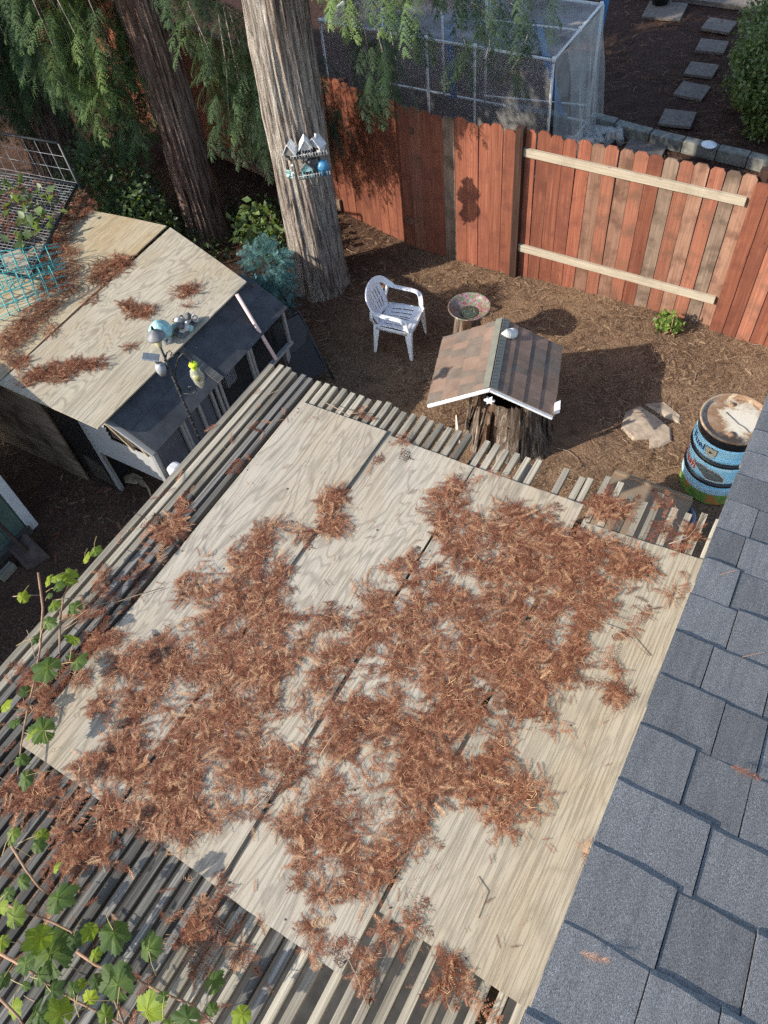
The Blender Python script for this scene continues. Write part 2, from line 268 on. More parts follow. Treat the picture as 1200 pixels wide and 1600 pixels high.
STEMS = [[(0.426,-0.335,2.8),(0.534,-0.372,2.78),(0.607,-0.397,2.74),(0.649,-0.401,2.7)],[(0.678,-0.64,2.8),(0.792,-0.627,2.78),(0.9,-0.627,2.76),(1.029,-0.616,2.74),(1.163,-0.596,2.72),(1.24,-0.586,2.7)],[(0.931,-0.488,2.78),(1.02,-0.487,2.76),(1.143,-0.452,2.74),(1.284,-0.435,2.73),(1.411,-0.408,2.71),(1.513,-0.419,2.7)],[(-0.444,0.697,2.8),(-0.296,0.562,2.77),(-0.206,0.409,2.7),(-0.119,0.273,2.68),(-0.051,0.162,2.68),(0.011,0.07,2.68),(0.052,-0.003,2.66),(0.137,-0.108,2.66)],[(-0.215,0.595,2.75),(-0.128,0.478,2.72),(-0.088,0.424,2.7)],[(0.543,-0.511,2.8),(0.635,-0.491,2.75),(0.737,-0.468,2.72),(0.821,-0.457,2.7),(0.918,-0.467,2.7)],[(1.159,-0.538,2.75),(1.206,-0.572,2.72),(1.23,-0.592,2.7)],[(0.789,-0.745,2.8),(0.876,-0.762,2.75),(0.913,-0.785,2.72)],[(-0.355,0.832,2.7),(-0.29,0.679,2.72),(-0.202,0.582,2.75)]]
TENDRILS = [[(-0.335,0.442,2.7),(-0.261,0.409,2.72),(-0.179,0.345,2.7)],[(-0.191,0.539,2.66),(-0.159,0.643,2.65),(-0.096,0.765,2.64),(-0.003,0.883,2.63),(0.084,0.985,2.62)],[(-0.204,0.552,2.66),(-0.168,0.701,2.65),(-0.067,0.829,2.63)],[(-0.299,0.622,2.75),(-0.258,0.658,2.74),(-0.222,0.693,2.72)],[(-0.462,0.532,2.8),(-0.401,0.578,2.79),(-0.357,0.607,2.78)],[(2.164,1.817,2.62),(2.263,1.799,2.64),(2.418,1.766,2.61)],[(2.134,0.518,2.61),(2.183,0.475,2.62),(2.201,0.381,2.61)],[(1.172,0.288,2.63),(1.198,0.377,2.64),(1.21,0.612,2.63)],[(1.303,0.629,2.63),(1.313,0.726,2.65),(1.364,0.863,2.63)],[(0.154,2.486,2.61),(0.273,2.452,2.64),(0.335,2.454,2.61)],[(0.313,2.456,2.62),(0.428,2.527,2.61)],[(2.298,2.398,2.62),(2.371,2.448,2.66),(2.414,2.648,2.63)],[(1.809,0.021,2.61),(1.901,-0.029,2.63),(1.982,-0.099,2.6)]]
# ================================================================ materials used below
ground_m, nt, b = new_mat('dirt', 0.95, 0.1)
v = coords(nt, shift=False); n1 = noise(nt, v, 1.1, 6, 0.6); n2 = noise(nt, v, 55, 6, 0.7); n3 = noise(nt, v, 9, 5, 0.65)
c = ramp(nt, n2, [(0.32, (0.055, 0.033, 0.022)), (0.50, (0.17, 0.107, 0.068)), (0.66, (0.40, 0.27, 0.17))])
c = mixc(nt, ramp(nt, n1, [(0.42, (0, 0, 0)), (0.62, (.8, .8, .8))]), c, mixc(nt, 0.6, c, (0.33, 0.21, 0.125)))
c = mixc(nt, ramp(nt, n3, [(0.50, (0, 0, 0)), (0.68, (.7, .7, .7))]), c, mixc(nt, 0.65, c, (0.075, 0.044, 0.029)))
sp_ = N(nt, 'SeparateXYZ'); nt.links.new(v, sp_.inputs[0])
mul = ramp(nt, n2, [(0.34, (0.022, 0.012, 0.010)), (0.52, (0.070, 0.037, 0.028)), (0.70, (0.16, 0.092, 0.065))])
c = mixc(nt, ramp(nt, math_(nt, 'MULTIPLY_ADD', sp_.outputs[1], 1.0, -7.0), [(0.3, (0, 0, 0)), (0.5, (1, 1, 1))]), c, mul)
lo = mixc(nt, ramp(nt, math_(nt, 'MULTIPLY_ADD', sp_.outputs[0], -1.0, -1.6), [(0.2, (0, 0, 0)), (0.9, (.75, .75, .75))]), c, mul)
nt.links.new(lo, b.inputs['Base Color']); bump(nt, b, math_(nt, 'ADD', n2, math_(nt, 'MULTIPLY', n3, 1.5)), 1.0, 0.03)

ply_main = plywood('weathered plywood', (0.385, 0.346, 0.28), (0.14, 0.122, 0.10), (0.84, 0.70, 0.52))
ply_grain = plywood('straight grained plywood', (0.375, 0.34, 0.272), (0.17, 0.147, 0.115), (0.90, 0.78, 0.62), rings=9, fine=0.72, warp=0.08)
ply_roof = plywood('aged roof plywood', (0.43, 0.385, 0.30), (0.155, 0.135, 0.105), (0.8, 0.66, 0.46), rings=18, fine=0.35, warp=0.24)
ply_tan = plywood('tan roof plywood', (0.46, 0.39, 0.27), (0.24, 0.19, 0.12), (0.8, 0.64, 0.42), rings=10, fine=0.6)
slat_pale = wood('pale slat wood', [(0.30, (0.095, 0.083, 0.066)), (0.5, (0.285, 0.255, 0.20)), (0.72, (0.45, 0.405, 0.32))], (110, 2.6, 110), (0.13, 0.118, 0.098), .8, .3)
slat_grey = wood('grey slat wood', [(0.30, (0.035, 0.033, 0.030)), (0.5, (0.125, 0.119, 0.108)), (0.72, (0.26, 0.248, 0.222))], (110, 2.6, 110), (0.06, 0.056, 0.05), .8, .35)
beam_m = wood('beam wood', [(0.3, (0.07, 0.05, 0.035)), (0.7, (0.16, 0.12, 0.08))], (3, 60, 60))
fence_red = wood('red stained cedar', [(0.25, (0.115, 0.036, 0.023)), (0.55, (0.215, 0.075, 0.043)), (0.8, (0.31, 0.145, 0.09))], (60, 60, 1.6), (0.145, 0.05, 0.032), 0.4, knots=(5, 5, 1.1))
fence_tan = wood('bare faded cedar', [(0.25, (0.14, 0.074, 0.048)), (0.55, (0.245, 0.134, 0.09)), (0.8, (0.35, 0.22, 0.155))], (60, 60, 1.6), (0.115, 0.06, 0.04), 0.4, knots=(5, 5, 1.1))
fence_grey = wood('greyed cedar', [(0.25, (0.11, 0.073, 0.052)), (0.55, (0.205, 0.142, 0.102)), (0.8, (0.30, 0.225, 0.165))], (60, 60, 1.6), (0.09, 0.062, 0.045), 0.4, knots=(5, 5, 1.1))
fence_half = wood('half worn red cedar', [(0.25, (0.15, 0.055, 0.034)), (0.55, (0.265, 0.105, 0.064)), (0.8, (0.36, 0.18, 0.115))], (60, 60, 1.6), (0.155, 0.075, 0.048), 0.4, knots=(5, 5, 1.1))
post_m = wood('dark stained post', [(0.3, (0.03, 0.014, 0.010)), (0.7, (0.085, 0.045, 0.032))], (40, 40, 2))
rail_m = wood('pale new rail', [(0.25, (0.25, 0.205, 0.15)), (0.6, (0.40, 0.345, 0.26)), (0.85, (0.50, 0.44, 0.34))], (1.8, 60, 60), (.27, .225, .165), 0.3, 0.06, knots=(1.2, 5, 5))
bark_m, nt, b = new_mat('redwood bark', 0.95, 0.1)
v = coords(nt, (30, 30, 2.2)); g = noise(nt, v, 1.0, 7, 0.75, 0.8); v2 = coords(nt, (5, 5, 0.8)); g2 = noise(nt, v2, 1.0, 4)
col = ramp(nt, g, [(0.35, (0.050, 0.037, 0.030)), (0.46, (0.25, 0.217, 0.183)), (0.60, (0.52, 0.475, 0.415))])
col = mixc(nt, ramp(nt, g2, [(0.45, (0, 0, 0)), (0.65, (.7, .7, .7))]), col, mixc(nt, 0.6, col, (0.70, 0.46, 0.36), 'MULTIPLY'))
nt.links.new(col, b.inputs['Base Color']); bump(nt, b, g, 1.0, 0.05)
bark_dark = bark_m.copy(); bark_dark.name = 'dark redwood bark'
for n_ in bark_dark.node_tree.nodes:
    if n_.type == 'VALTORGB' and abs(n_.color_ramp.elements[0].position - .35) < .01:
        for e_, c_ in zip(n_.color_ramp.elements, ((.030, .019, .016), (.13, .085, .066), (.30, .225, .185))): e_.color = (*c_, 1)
stump_m, nt, b = new_mat('rotting stump bark', 0.95, 0.1)
v = coords(nt, (22, 22, 2.2)); g = noise(nt, v, 1.0, 7, 0.7, 0.5); g2 = noise(nt, coords(nt, (3.5, 3.5, 0.6)), 1.0, 3)
col = ramp(nt, g, [(0.3, (0.028, 0.020, 0.015)), (0.5, (0.125, 0.092, 0.07)), (0.66, (0.38, 0.335, 0.285))])
col = mixc(nt, ramp(nt, g2, [(0.50, (0, 0, 0)), (0.60, (1, 1, 1))]), col, mixc(nt, 0.6, col, (0.66, 0.32, 0.15), 'MULTIPLY'))
nt.links.new(col, b.inputs['Base Color']); bump(nt, b, g, 1.0, 0.04)
shingle_m, nt, b = new_mat('slate blue granule shingle', 0.9, 0.25)
v = coords(nt); g = noise(nt, v, 260, 4, 0.9); g2 = noise(nt, v, 7, 4)
vor = N(nt, 'TexVoronoi'); vor.inputs['Scale'].default_value = 420; nt.links.new(v, vor.inputs['Vector'])
col = ramp(nt, g, [(0.38, (0.060, 0.059, 0.060)), (0.52, (0.20, 0.197, 0.195)), (0.66, (0.58, 0.565, 0.55))])
sepc = N(nt, 'SeparateColor'); nt.links.new(vor.outputs['Color'], sepc.inputs[0])
col = mixc(nt, ramp(nt, sepc.outputs[0], [(0.86, (0, 0, 0)), (0.9, (.6, .6, .6))]), col, (0.46, 0.47, 0.49))
col = mixc(nt, ramp(nt, g2, [(0.38, (.55, .55, .55)), (0.62, (0, 0, 0))]), col, mixc(nt, 1.0, col, (0.70, 0.70, 0.71), 'MULTIPLY'))
oi = N(nt, 'ObjectInfo'); hs = N(nt, 'HueSaturation'); nt.links.new(col, hs.inputs['Color'])
nt.links.new(math_(nt, 'MULTIPLY_ADD', oi.outputs['Random'], 0.42, 0.80), hs.inputs['Value']); nt.links.new(hs.outputs[0], b.inputs['Base Color'])
bump(nt, b, math_(nt, 'ADD', vor.outputs['Distance'], g), 0.7, 0.003)
def granule(name, c1, c2):
    m, nt, b = new_mat(name, 0.92, 0.2); v = coords(nt); g = noise(nt, v, 140, 4, 0.8); g2 = noise(nt, v, 6, 2)
    f = math_(nt, 'ADD', math_(nt, 'MULTIPLY', g, 0.6), math_(nt, 'MULTIPLY', g2, 0.4))
    nt.links.new(ramp(nt, f, [(0.35, c1), (0.65, c2)]), b.inputs['Base Color']); bump(nt, b, g, 0.6, 0.003); return m
brown_sh = [granule('brown shingle', (0.15, 0.098, 0.072), (0.28, 0.195, 0.15)), granule('umber shingle', (0.13, 0.088, 0.067), (0.245, 0.175, 0.135)), granule('grey brown shingle', (0.10, 0.08, 0.065), (0.20, 0.16, 0.13))]
black_sh = granule('black roll roofing', (0.030, 0.032, 0.036), (0.095, 0.098, 0.105))
white_m = flat('white plastic', (0.78, 0.79, 0.80), 0.42, 0.5, 0.04, 8, 0.05)
white_p = flat('white paint', (0.74, 0.74, 0.72), 0.6, 0.4, 0.08, 14)
shed_white = flat('weathered white trim', (0.62, 0.64, 0.66), 0.7, 0.3, 0.10, 14)
green_p = flat('sage green paint', (0.10, 0.15, 0.125), 0.7, 0.3, 0.15, 10)
black_m = flat('black metal', (0.018, 0.02, 0.022), 0.5, 0.5, 0.3, 40)
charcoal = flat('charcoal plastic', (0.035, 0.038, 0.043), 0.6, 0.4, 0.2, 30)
vinyl = flat('grey vinyl siding', (0.25, 0.25, 0.245), 0.55, 0.4, 0.08, 10)
frame_m = flat('grey window frame', (0.26, 0.255, 0.245), 0.6, 0.4, 0.15, 20)
screen_m = flat('dusty window panel', (0.085, 0.09, 0.105), 0.5, 0.4, 0.35, 6, 0.1, 0, (1, 30, 1))
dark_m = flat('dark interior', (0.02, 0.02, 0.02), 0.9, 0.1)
grey_m = flat('grey plastic', (0.30, 0.31, 0.33), 0.5, 0.4, 0.1, 15)
concrete = flat('concrete', (0.16, 0.135, 0.115), 0.95, 0.15, 0.3, 18, 0.5)
concrete2 = flat('mossy concrete block', (0.19, 0.185, 0.16), 0.95, 0.15, 0.35, 12, 0.6)
rock_m = flat('tan flagstone', (0.33, 0.265, 0.20), 0.95, 0.15, 0.3, 14, 0.8)
pvc = flat('grey white pvc pipe', (0.66, 0.63, 0.585), 0.5, 0.4, 0.08, 10)
blue_tape = flat('blue strap', (0.06, 0.17, 0.36), 0.6, 0.3, 0.1, 20)
brown_p = flat('brown board', (0.20, 0.145, 0.095), 0.7, 0.3, 0.12, 9)
tub_m = flat('blue grey tub', (0.16, 0.19, 0.25), 0.6, 0.3, 0.12, 10)
rust_m = flat('rusted shovel steel', (0.075, 0.052, 0.046), 0.8, 0.3, 0.3, 16)
tan_m = flat('tan metal', (0.33, 0.26, 0.16), 0.7, 0.3, 0.2, 20)
pink_m = flat('pinkish plastic pipe', (0.62, 0.46, 0.42), 0.6, 0.3, 0.25, 3)
teal_m = flat('teal coated wire', (0.08, 0.38, 0.38), 0.5, 0.4, 0.15, 20)
lime_m = flat('lime green plastic', (0.55, 0.72, 0.03), 0.45, 0.5, 0.06, 12)
mint_m = flat('mint glazed ceramic', (0.26, 0.46, 0.45), 0.5, 0.5, 0.3, 30, 0.6)
stone_w = flat('pale figurine stone', (0.46, 0.45, 0.43), 0.8, 0.3, 0.3, 40, 0.6)
stone_d = flat('dark figurine stone', (0.13, 0.125, 0.12), 0.8, 0.3, 0.4, 40, 0.6)
blue_m = flat('blue ceramic', (0.05, 0.20, 0.36), 0.45, 0.5, 0.3, 30)
red_m = flat('red plastic', (0.42, 0.03, 0.03), 0.5, 0.4, 0.12, 20)
bone_m = flat('bleached branch', (0.58, 0.52, 0.43), 0.8, 0.2, 0.15, 30)
stem_m = flat('vine stem', (0.27, 0.16, 0.10), 0.7, 0.3, 0.3, 30)
dry_m = flat('dry tendril', (0.30, 0.215, 0.15), 0.8, 0.2, 0.25, 30)
litter_m = tinted('dry redwood sprays', [(0.0, (0.055, 0.019, 0.011)), (0.35, (0.165, 0.060, 0.034)), (0.65, (0.30, 0.130, 0.076)), (1.0, (0.56, 0.36, 0.20))], 0.85, 0.15, 0, 60)
straw_m = tinted('ground litter', [(0.0, (0.05, 0.028, 0.018)), (0.45, (0.15, 0.085, 0.05)), (0.8, (0.32, 0.20, 0.11)), (1.0, (0.46, 0.35, 0.22))], 0.9, 0.1, 0, 60)
leaf_m = tinted('redwood foliage', [(0.0, (0.010, 0.022, 0.011)), (0.4, (0.028, 0.058, 0.024)), (0.8, (0.080, 0.135, 0.042)), (1.0, (0.14, 0.205, 0.055))], 0.65, 0.25, 0.10)
hedge_m = tinted('hedge leaves', [(0.0, (0.035, 0.055, 0.015)), (0.5, (0.11, 0.15, 0.04)), (1.0, (0.25, 0.26, 0.09))], 0.5, 0.4, 0.2)
spruce_m = tinted('blue green needles', [(0.0, (0.022, 0.065, 0.07)), (0.5, (0.075, 0.18, 0.18)), (1.0, (0.20, 0.34, 0.33))], 0.6, 0.3, 0.1)
vine_m = tinted('vine leaves', [(0.0, (0.032, 0.060, 0.022)), (0.4, (0.060, 0.105, 0.028)), (0.75, (0.15, 0.215, 0.026)), (1.0, (0.24, 0.29, 0.02))], 0.6, 0.25, 0.35)
ivy_m = tinted('ivy leaves', [(0.0, (0.012, 0.025, 0.012)), (0.5, (0.05, 0.09, 0.035)), (1.0, (0.17, 0.22, 0.09))], 0.5, 0.4, 0.2)
net_m, nt, b = new_mat('white netting', 0.7, 0.2)
b.inputs['Base Color'].default_value = (0.66, 0.64, 0.60, 1)
tr = N(nt, 'BsdfTransparent'); mx = N(nt, 'MixShader')
v = coords(nt, shift=False); g = noise(nt, v, 3.0, 3); mr = ramp(nt, g, [(0.3, (.15, .15, .15)), (0.7, (.38, .38, .38))])
nt.links.new(mr, mx.inputs[0]); nt.links.new(tr.outputs[0], mx.inputs[1]); nt.links.new(b.outputs[0], mx.inputs[2])
nt.links.new(mx.outputs[0], nt.nodes['Material Output'].inputs['Surface'])

# ================================================================ setting: ground
def vnoise(P, s, seed=0):
    """cheap smooth value noise"""
    r = np.random.RandomState(seed).rand(64, 64); q = P * s; i = np.floor(q).astype(int); f = q - i; f = f * f * (3 - 2 * f)
    g = lambda a, b: r[a % 64, b % 64]
    return (g(i[..., 0], i[..., 1]) * (1 - f[..., 0]) + g(i[..., 0] + 1, i[..., 1]) * f[..., 0]) * (1 - f[..., 1]) + (g(i[..., 0], i[..., 1] + 1) * (1 - f[..., 0]) + g(i[..., 0] + 1, i[..., 1] + 1) * f[..., 0]) * f[..., 1]
xs = np.concatenate([[-200, -90, -40, -20, -13], np.arange(-10, 5.01, 0.07), [7, 12, 25, 60, 200]])
ys = np.concatenate([[-200, -90, -40, -15, -5], np.arange(-2, 15.01, 0.07), [18, 25, 45, 90, 200]])
X, Y = np.meshgrid(xs, ys, indexing='ij'); P2 = np.stack([X, Y], -1)
def ground_z(P): return (vnoise(P, 1.3, 1) - 0.5) * 0.05 + (vnoise(P, 6, 2) - 0.5) * 0.03 - 0.01
Z = ground_z(P2)
ni, nj = X.shape; idx = np.arange(ni * nj).reshape(ni, nj)
q = np.stack([idx[:-1, :-1], idx[1:, :-1], idx[1:, 1:], idx[:-1, 1:]], -1).reshape(-1, 4)
T = np.concatenate([q[:, [0, 1, 2]], q[:, [0, 2, 3]]])
pa = MB(); pa.prism([(-.6, -2.2, .012), (3.2, -2.2, .012), (3.2, 2.75, .012), (-.6, 2.75, .012)], (0, 0, -.1)); pa_o = pa.build('patio', [flat('shade darkened concrete', (.045, .043, .04), .9, .2, .3, 8)]); pa_o['kind'] = 'structure'  # near-black slab added; shade under the cover is put into its colour
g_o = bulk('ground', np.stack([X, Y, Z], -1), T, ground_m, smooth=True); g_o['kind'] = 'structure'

# ================================================================ house (gable roof with its rake beside the camera)
house = thing('house', 'house with slate grey shingle roof sloping away along the right edge', 'house', (2.7, 1.5, 0))
RS = 0.34; RC = 1 / math.hypot(1, RS); RY0, RZ0 = 0.026, 4.80
def rz(y): return RZ0 - RS * (y - RY0)
deck = MB(); deck.prism([(2.46, -0.55, rz(-0.55) - 0.03), (4.4, -0.55, rz(-0.55) - 0.03), (4.4, 3.42, rz(3.42) - 0.03), (2.46, 3.42, rz(3.42) - 0.03)], (0, 0, -0.02)).build('roof', [beam_m], house)
MB().prism([(2.462, -0.55, rz(-0.55) - 0.052), (2.462, 3.42, rz(3.42) - 0.052), (2.462, 3.42, rz(3.42) - 0.20), (2.462, -0.55, rz(-0.55) - 0.20)], (0.022, 0, 0)).build('fascia', [shed_white], house)
MB().prism([(2.85, -0.5, 0), (2.85, 3.0, 0), (2.85, 3.0, rz(3.0) - 0.06), (2.85, -0.5, rz(-0.5) - 0.06)], (0.12, 0, 0)).build('wall', [flat('beige siding', (0.42, 0.37, 0.29), 0.7)], house)
EXP = 0.1425; dirv = Vector((0, RC, -RS * RC)); nrm = Vector((0, RS * RC, RC))
sh_meshes = []
for w in range(3):
    q = random.Random(60 + w); bm_ = MB(); n = 7; L = 0.235
    top = []; 
    # unit width (x 0..1), length L along local y (butt at y=L), thickness at the butt
    for iy, y in enumerate((0, L * .5, L - 0.012, L)):
        for ix in range(n + 1):
            zt = 0.0035 + 0.0085 * (y / L) - (0.006 if iy == 3 else 0) + q.uniform(-.0006, .0006)
            yy = y + (q.uniform(-.0018, .0018) if iy >= 2 else 0)
            top.append((ix / n, yy, zt))
    Fq = [(r * (n + 1) + i, r * (n + 1) + i + 1, (r + 1) * (n + 1) + i + 1, (r + 1) * (n + 1) + i) for r in range(3) for i in range(n)]
    m0 = len(top); bot = [(x, y, z - 0.011) for x, y, z in top]
    Fq += [tuple(i + m0 for i in reversed(f)) for f in Fq]
    for i in range(n): a = 3 * (n + 1) + i; Fq.append((a, a + 1, a + 1 + m0, a + m0)); Fq.append((i + 1, i, i + m0, i + 1 + m0))
    for r in range(3):
        a = r * (n + 1); Fq.append((a, a + n + 1, a + n + 1 + m0, a + m0)); a += n; Fq.append((a + n + 1, a, a + m0, a + n + 1 + m0))
    bm_.add(top + bot, Fq); me = bm_.mesh('shingle'); me.materials.append(shingle_m); sh_meshes.append(me)
rot = Matrix((Vector((1, 0, 0)), dirv, nrm)).transposed().to_4x4()
rq = random.Random(5)
for k in range(-3, 24):
    butt = k * EXP; x = 2.44 + rq.uniform(-0.003, 0.003)
    first = True
    while x < 3.45:
        w = rq.choice((0.08, 0.12, 0.15, 0.10, 0.17)) if not first else rq.uniform(0.07, 0.17); first = False
        lift = rq.choice((0, 0.0008, 0.0032, 0.0036)); base = Vector((x, RY0, RZ0)) + dirv * (butt - 0.235 + rq.uniform(-.003, .003)) + nrm * (-0.011 + lift)
        o = link('shingle', sh_meshes[rq.randrange(3)], house)
        o.matrix_local = Matrix.Translation(base - ORG[house.name]) @ rot @ Matrix.Diagonal((w - 0.0025, 1, 1.0, 1)); x += w

# ================================================================ patio cover (open slat roof)
pergola = thing('patio_cover', 'weathered open slat patio cover beneath the plywood sheets', 'patio cover', (1.0, 0.8, 0))
SZ = 2.588
def slat_mesh(seed, split=False):
    q = random.Random(seed); n = 10; V = []; F = []; w = 0.019
    for i in range(n + 1):
        t = i / n; dx = q.uniform(-.0012, .0012); dz = q.uniform(-.001, .001)
        e = 0.9 if i in (0, n) else 1
        V += [(-w * e + dx, t - .5, -.038), (w * e + dx, t - .5, -.038), (w * e + dx, t - .5, -.0018 + dz), (w * .94 * e + dx, t - .5, dz), (-w * .94 * e + dx, t - .5, dz), (-w * e + dx, t - .5, -.0018 + dz)]
    for i in range(n):
        for k in range(6): F.append((i * 6 + k, i * 6 + (k + 1) % 6, i * 6 + 6 + (k + 1) % 6, i * 6 + 6 + k))
    F += [(5, 4, 3, 2, 1, 0), tuple(n * 6 + k for k in range(6))]
    return MB().add(V, F).mesh('slat')
pale = [slat_mesh(i) for i in range(3)]; grey = [slat_mesh(i + 9) for i in range(3)]
for m in pale: m.materials.append(slat_pale)
for m in grey: m.materials.append(slat_grey)
rq = random.Random(21); x = -0.375; i = 0
gapx = [(1.10, 1.145), (1.485, 1.60)]
def put_slat(x, y0, y1, me, tilt=0.0, z=SZ, roll=0):
    o = link('slat', me, pergola); o.location = Vector((x, (y0 + y1) / 2, z)) - ORG[pergola.name]; o.rotation_euler = (0, roll, tilt); o.scale = (rq.uniform(.90, 1.06), y1 - y0, rq.uniform(.95, 1.12))
while x < 2.62:
    far = 2.655 + rq.uniform(-.02, .02); skip = any(a < x < b for a, b in gapx)
    y0 = -1.25
    # the near, leafy end of the cover takes the darker grey wood, the far end and right side the pale
    if skip:
        put_slat(x, y0, 2.2, grey[rq.randrange(3)])
    elif x < 1.35:
        cut = rq.uniform(1.1, 1.9) if x > 0.05 else rq.uniform(0.2, 1.6)
        if x < -0.02 and rq.random() < .7:
            cutm = rq.uniform(-.3, .3); put_slat(x, y0, cutm, grey[rq.randrange(3)], rq.uniform(-.004, .004)); put_slat(x + rq.uniform(-.003, .003), cutm + .004, far, pale[rq.randrange(3)] if rq.random() < .75 else grey[0], rq.uniform(-.004, .004))
        else:
            nearm = grey if x < 1.2 + rq.uniform(-.15, .15) else pale
            put_slat(x, y0, cut, nearm[rq.randrange(3)], rq.uniform(-.003, .003)); put_slat(x, cut + .004, far, pale[rq.randrange(3)], rq.uniform(-.003, .003))
    else:
        put_slat(x, y0, far + (rq.uniform(-.03, .06) if x > 1.6 else 0), pale[rq.randrange(3)], rq.uniform(-.006, .006) * (2 if x > 1.6 else 1))
    x += 0.0615 + (0.012 if x > 1.62 else 0) + rq.uniform(-.003, .003); i += 1
put_slat(1.462, 1.6, 2.60, grey[1], 0.02, SZ - .004, 0.5); put_slat(1.118, 1.5, 2.58, grey[2], -0.03, SZ - .05, 0.3)
for y in (-0.95, 0.35, 1.25, 2.36):
    MB().box((1.15, y, SZ - .038 - .072), (3.05 if y != 2.36 else 3.0, 0.04, 0.14)).build('rafter', [beam_m], pergola, bevel=.003)
for xb in (-0.18, 2.38): MB().box((xb, 0.7, SZ - .038 - .144 - .075), (0.09, 3.8, 0.148)).build('beam', [beam_m], pergola, bevel=.004)
for xb, yb in ((-0.18, 2.25), (2.38, 2.25), (-0.18, -0.8)): MB().box((xb, yb, (SZ - .26) / 2), (0.09, 0.09, SZ - .262)).build('post', [beam_m], pergola, bevel=.004)

# plywood sheets lying on the slats: each can be lifted away
SCREW = MB().lathe([(.0048, -.004), (.0048, .0006), (.003, .001), (0, .0004)], (0, 0, 0), 8).mesh('screw'); SCREW.materials.append(flat('rusty screw', (.06, .045, .038), .6, .4, .3, 80))
def sheet(name, poly, z, th, m, label, cat, parent=None):
    P = [(x, y, z) for x, y in poly]
    mb = MB(); n = 14; V = []; a, bq, cq, d = [Vector(p) for p in P]; q = random.Random(len(label))
    for j in range(n + 1):
        for i in range(n + 1):
            u, w = i / n, j / n; p = (a * (1 - u) + bq * u) * (1 - w) + (d * (1 - u) + cq * u) * w
            e = (0.0015 if 0 < i < n and 0 < j < n else 0.0015)
            V.append(p + Vector((q.uniform(-e, e) if i in (0, n) else 0, q.uniform(-e, e) if j in (0, n) else 0, abs(math.sin(u * 3 + w * 2)) * .003)))
    F = [(j * (n + 1) + i, j * (n + 1) + i + 1, (j + 1) * (n + 1) + i + 1, (j + 1) * (n + 1) + i) for j in range(n) for i in range(n)]
    k = len(V); V += [v - Vector((0, 0, th)) for v in V]
    F += [tuple(x + k for x in reversed(f)) for f in F]
    bd = [i for i in range(n)] + [i * (n + 1) + n for i in range(n)] + [n * (n + 1) + n - i for i in range(n)] + [(n - i) * (n + 1) for i in range(n)]
    for s in range(len(bd)): s2 = (s + 1) % len(bd); F.append((bd[s2], bd[s], bd[s] + k, bd[s2] + k))
    cen = (a + bq + cq + d) / 4
    mb.add(V, F); me = mb.mesh(name, cen); me.materials.append(m)
    o = bpy.data.objects.new(name, me); COL.objects.link(o); o.location = cen
    if label:
        for i_ in range(13):
            u, w = ((0.03, .5, .97)[i_ % 3], (0.02, .25, .5, .75, .98)[i_ // 3]); pz = (a * (1 - u) + bq * u) * (1 - w) + (d * (1 - u) + cq * u) * w - cen + Vector((q.uniform(-.012, .012), q.uniform(-.015, .015), .0035)); so_ = bpy.data.objects.new('screw', SCREW); COL.objects.link(so_); so_.parent = o; so_.location = pz
        tag(o, label, cat, 'plywood sheets on the patio cover')
    return o
sheet('plywood_sheet', [(0, 0), (.610, -.012), (.602, 2.451), (-.003, 2.438)], 2.601, .012, ply_main, 'leftmost plywood sheet on the patio cover with knots near its far end', 'plywood sheet')
sheet('plywood_sheet', [(.628, -.014), (1.205, -.036), (1.178, 2.429), (.634, 2.431)], 2.601, .012, ply_main, 'second plywood sheet from left, bare tan patch in its middle', 'plywood sheet')
sheet('plywood_sheet', [(1.236, -.044), (1.832, -.052), (1.824, 2.451), (1.190, 2.431)], 2.604, .012, ply_main, 'greyish plywood sheet third from left with swirling knots at far end', 'plywood sheet')
sheet('plywood_sheet', [(1.849, .216), (2.60, .199), (2.58, 2.40), (1.858, 2.348)], 2.601, .012, ply_grain, 'straight grained tan plywood sheet beside the shingle roof', 'plywood sheet')
# ================================================================ fence
def picket_mesh(seed, w=0.138, h=1.8):
    q = random.Random(seed); t = 0.009; c = 0.032; V = []; F = []
    prof = [(-w / 2, 0), (w / 2, 0), (w / 2, h - c), (w / 2 - c * .85, h), (-w / 2 + c * .85, h), (-w / 2, h - c)]
    mb = MB(); mb.prism([(a + q.uniform(-.002, .002), -t, z) for a, z in prof], (0, 2 * t, 0)); return mb.mesh('picket')
def pset(m): 
    r = []
    for i in range(3):
        me = picket_mesh(i + 5); me.materials.append(m); r.append(me)
    return r
PR, PT, PG, PH = pset(fence_red), pset(fence_tan), pset(fence_grey), pset(fence_half)
fence = thing('board_fence', 'red stained dog eared board fence across the back of the yard', 'fence', (-0.5, 7.2, 0))
q = random.Random(3)
def picket(x, y, ms, h=1.0, rz_=0.0, lean=0.0, z=-0.02):
    o = link('picket', ms[q.randrange(3)], fence); o.location = Vector((x, y, z)) - ORG[fence.name]
    o.rotation_euler = (q.uniform(-.006, .006), lean + q.uniform(-.004, .004), rz_ + q.uniform(-.02, .02)); o.scale = (q.uniform(.97, 1.02), 1, h + q.uniform(-.006, .006))
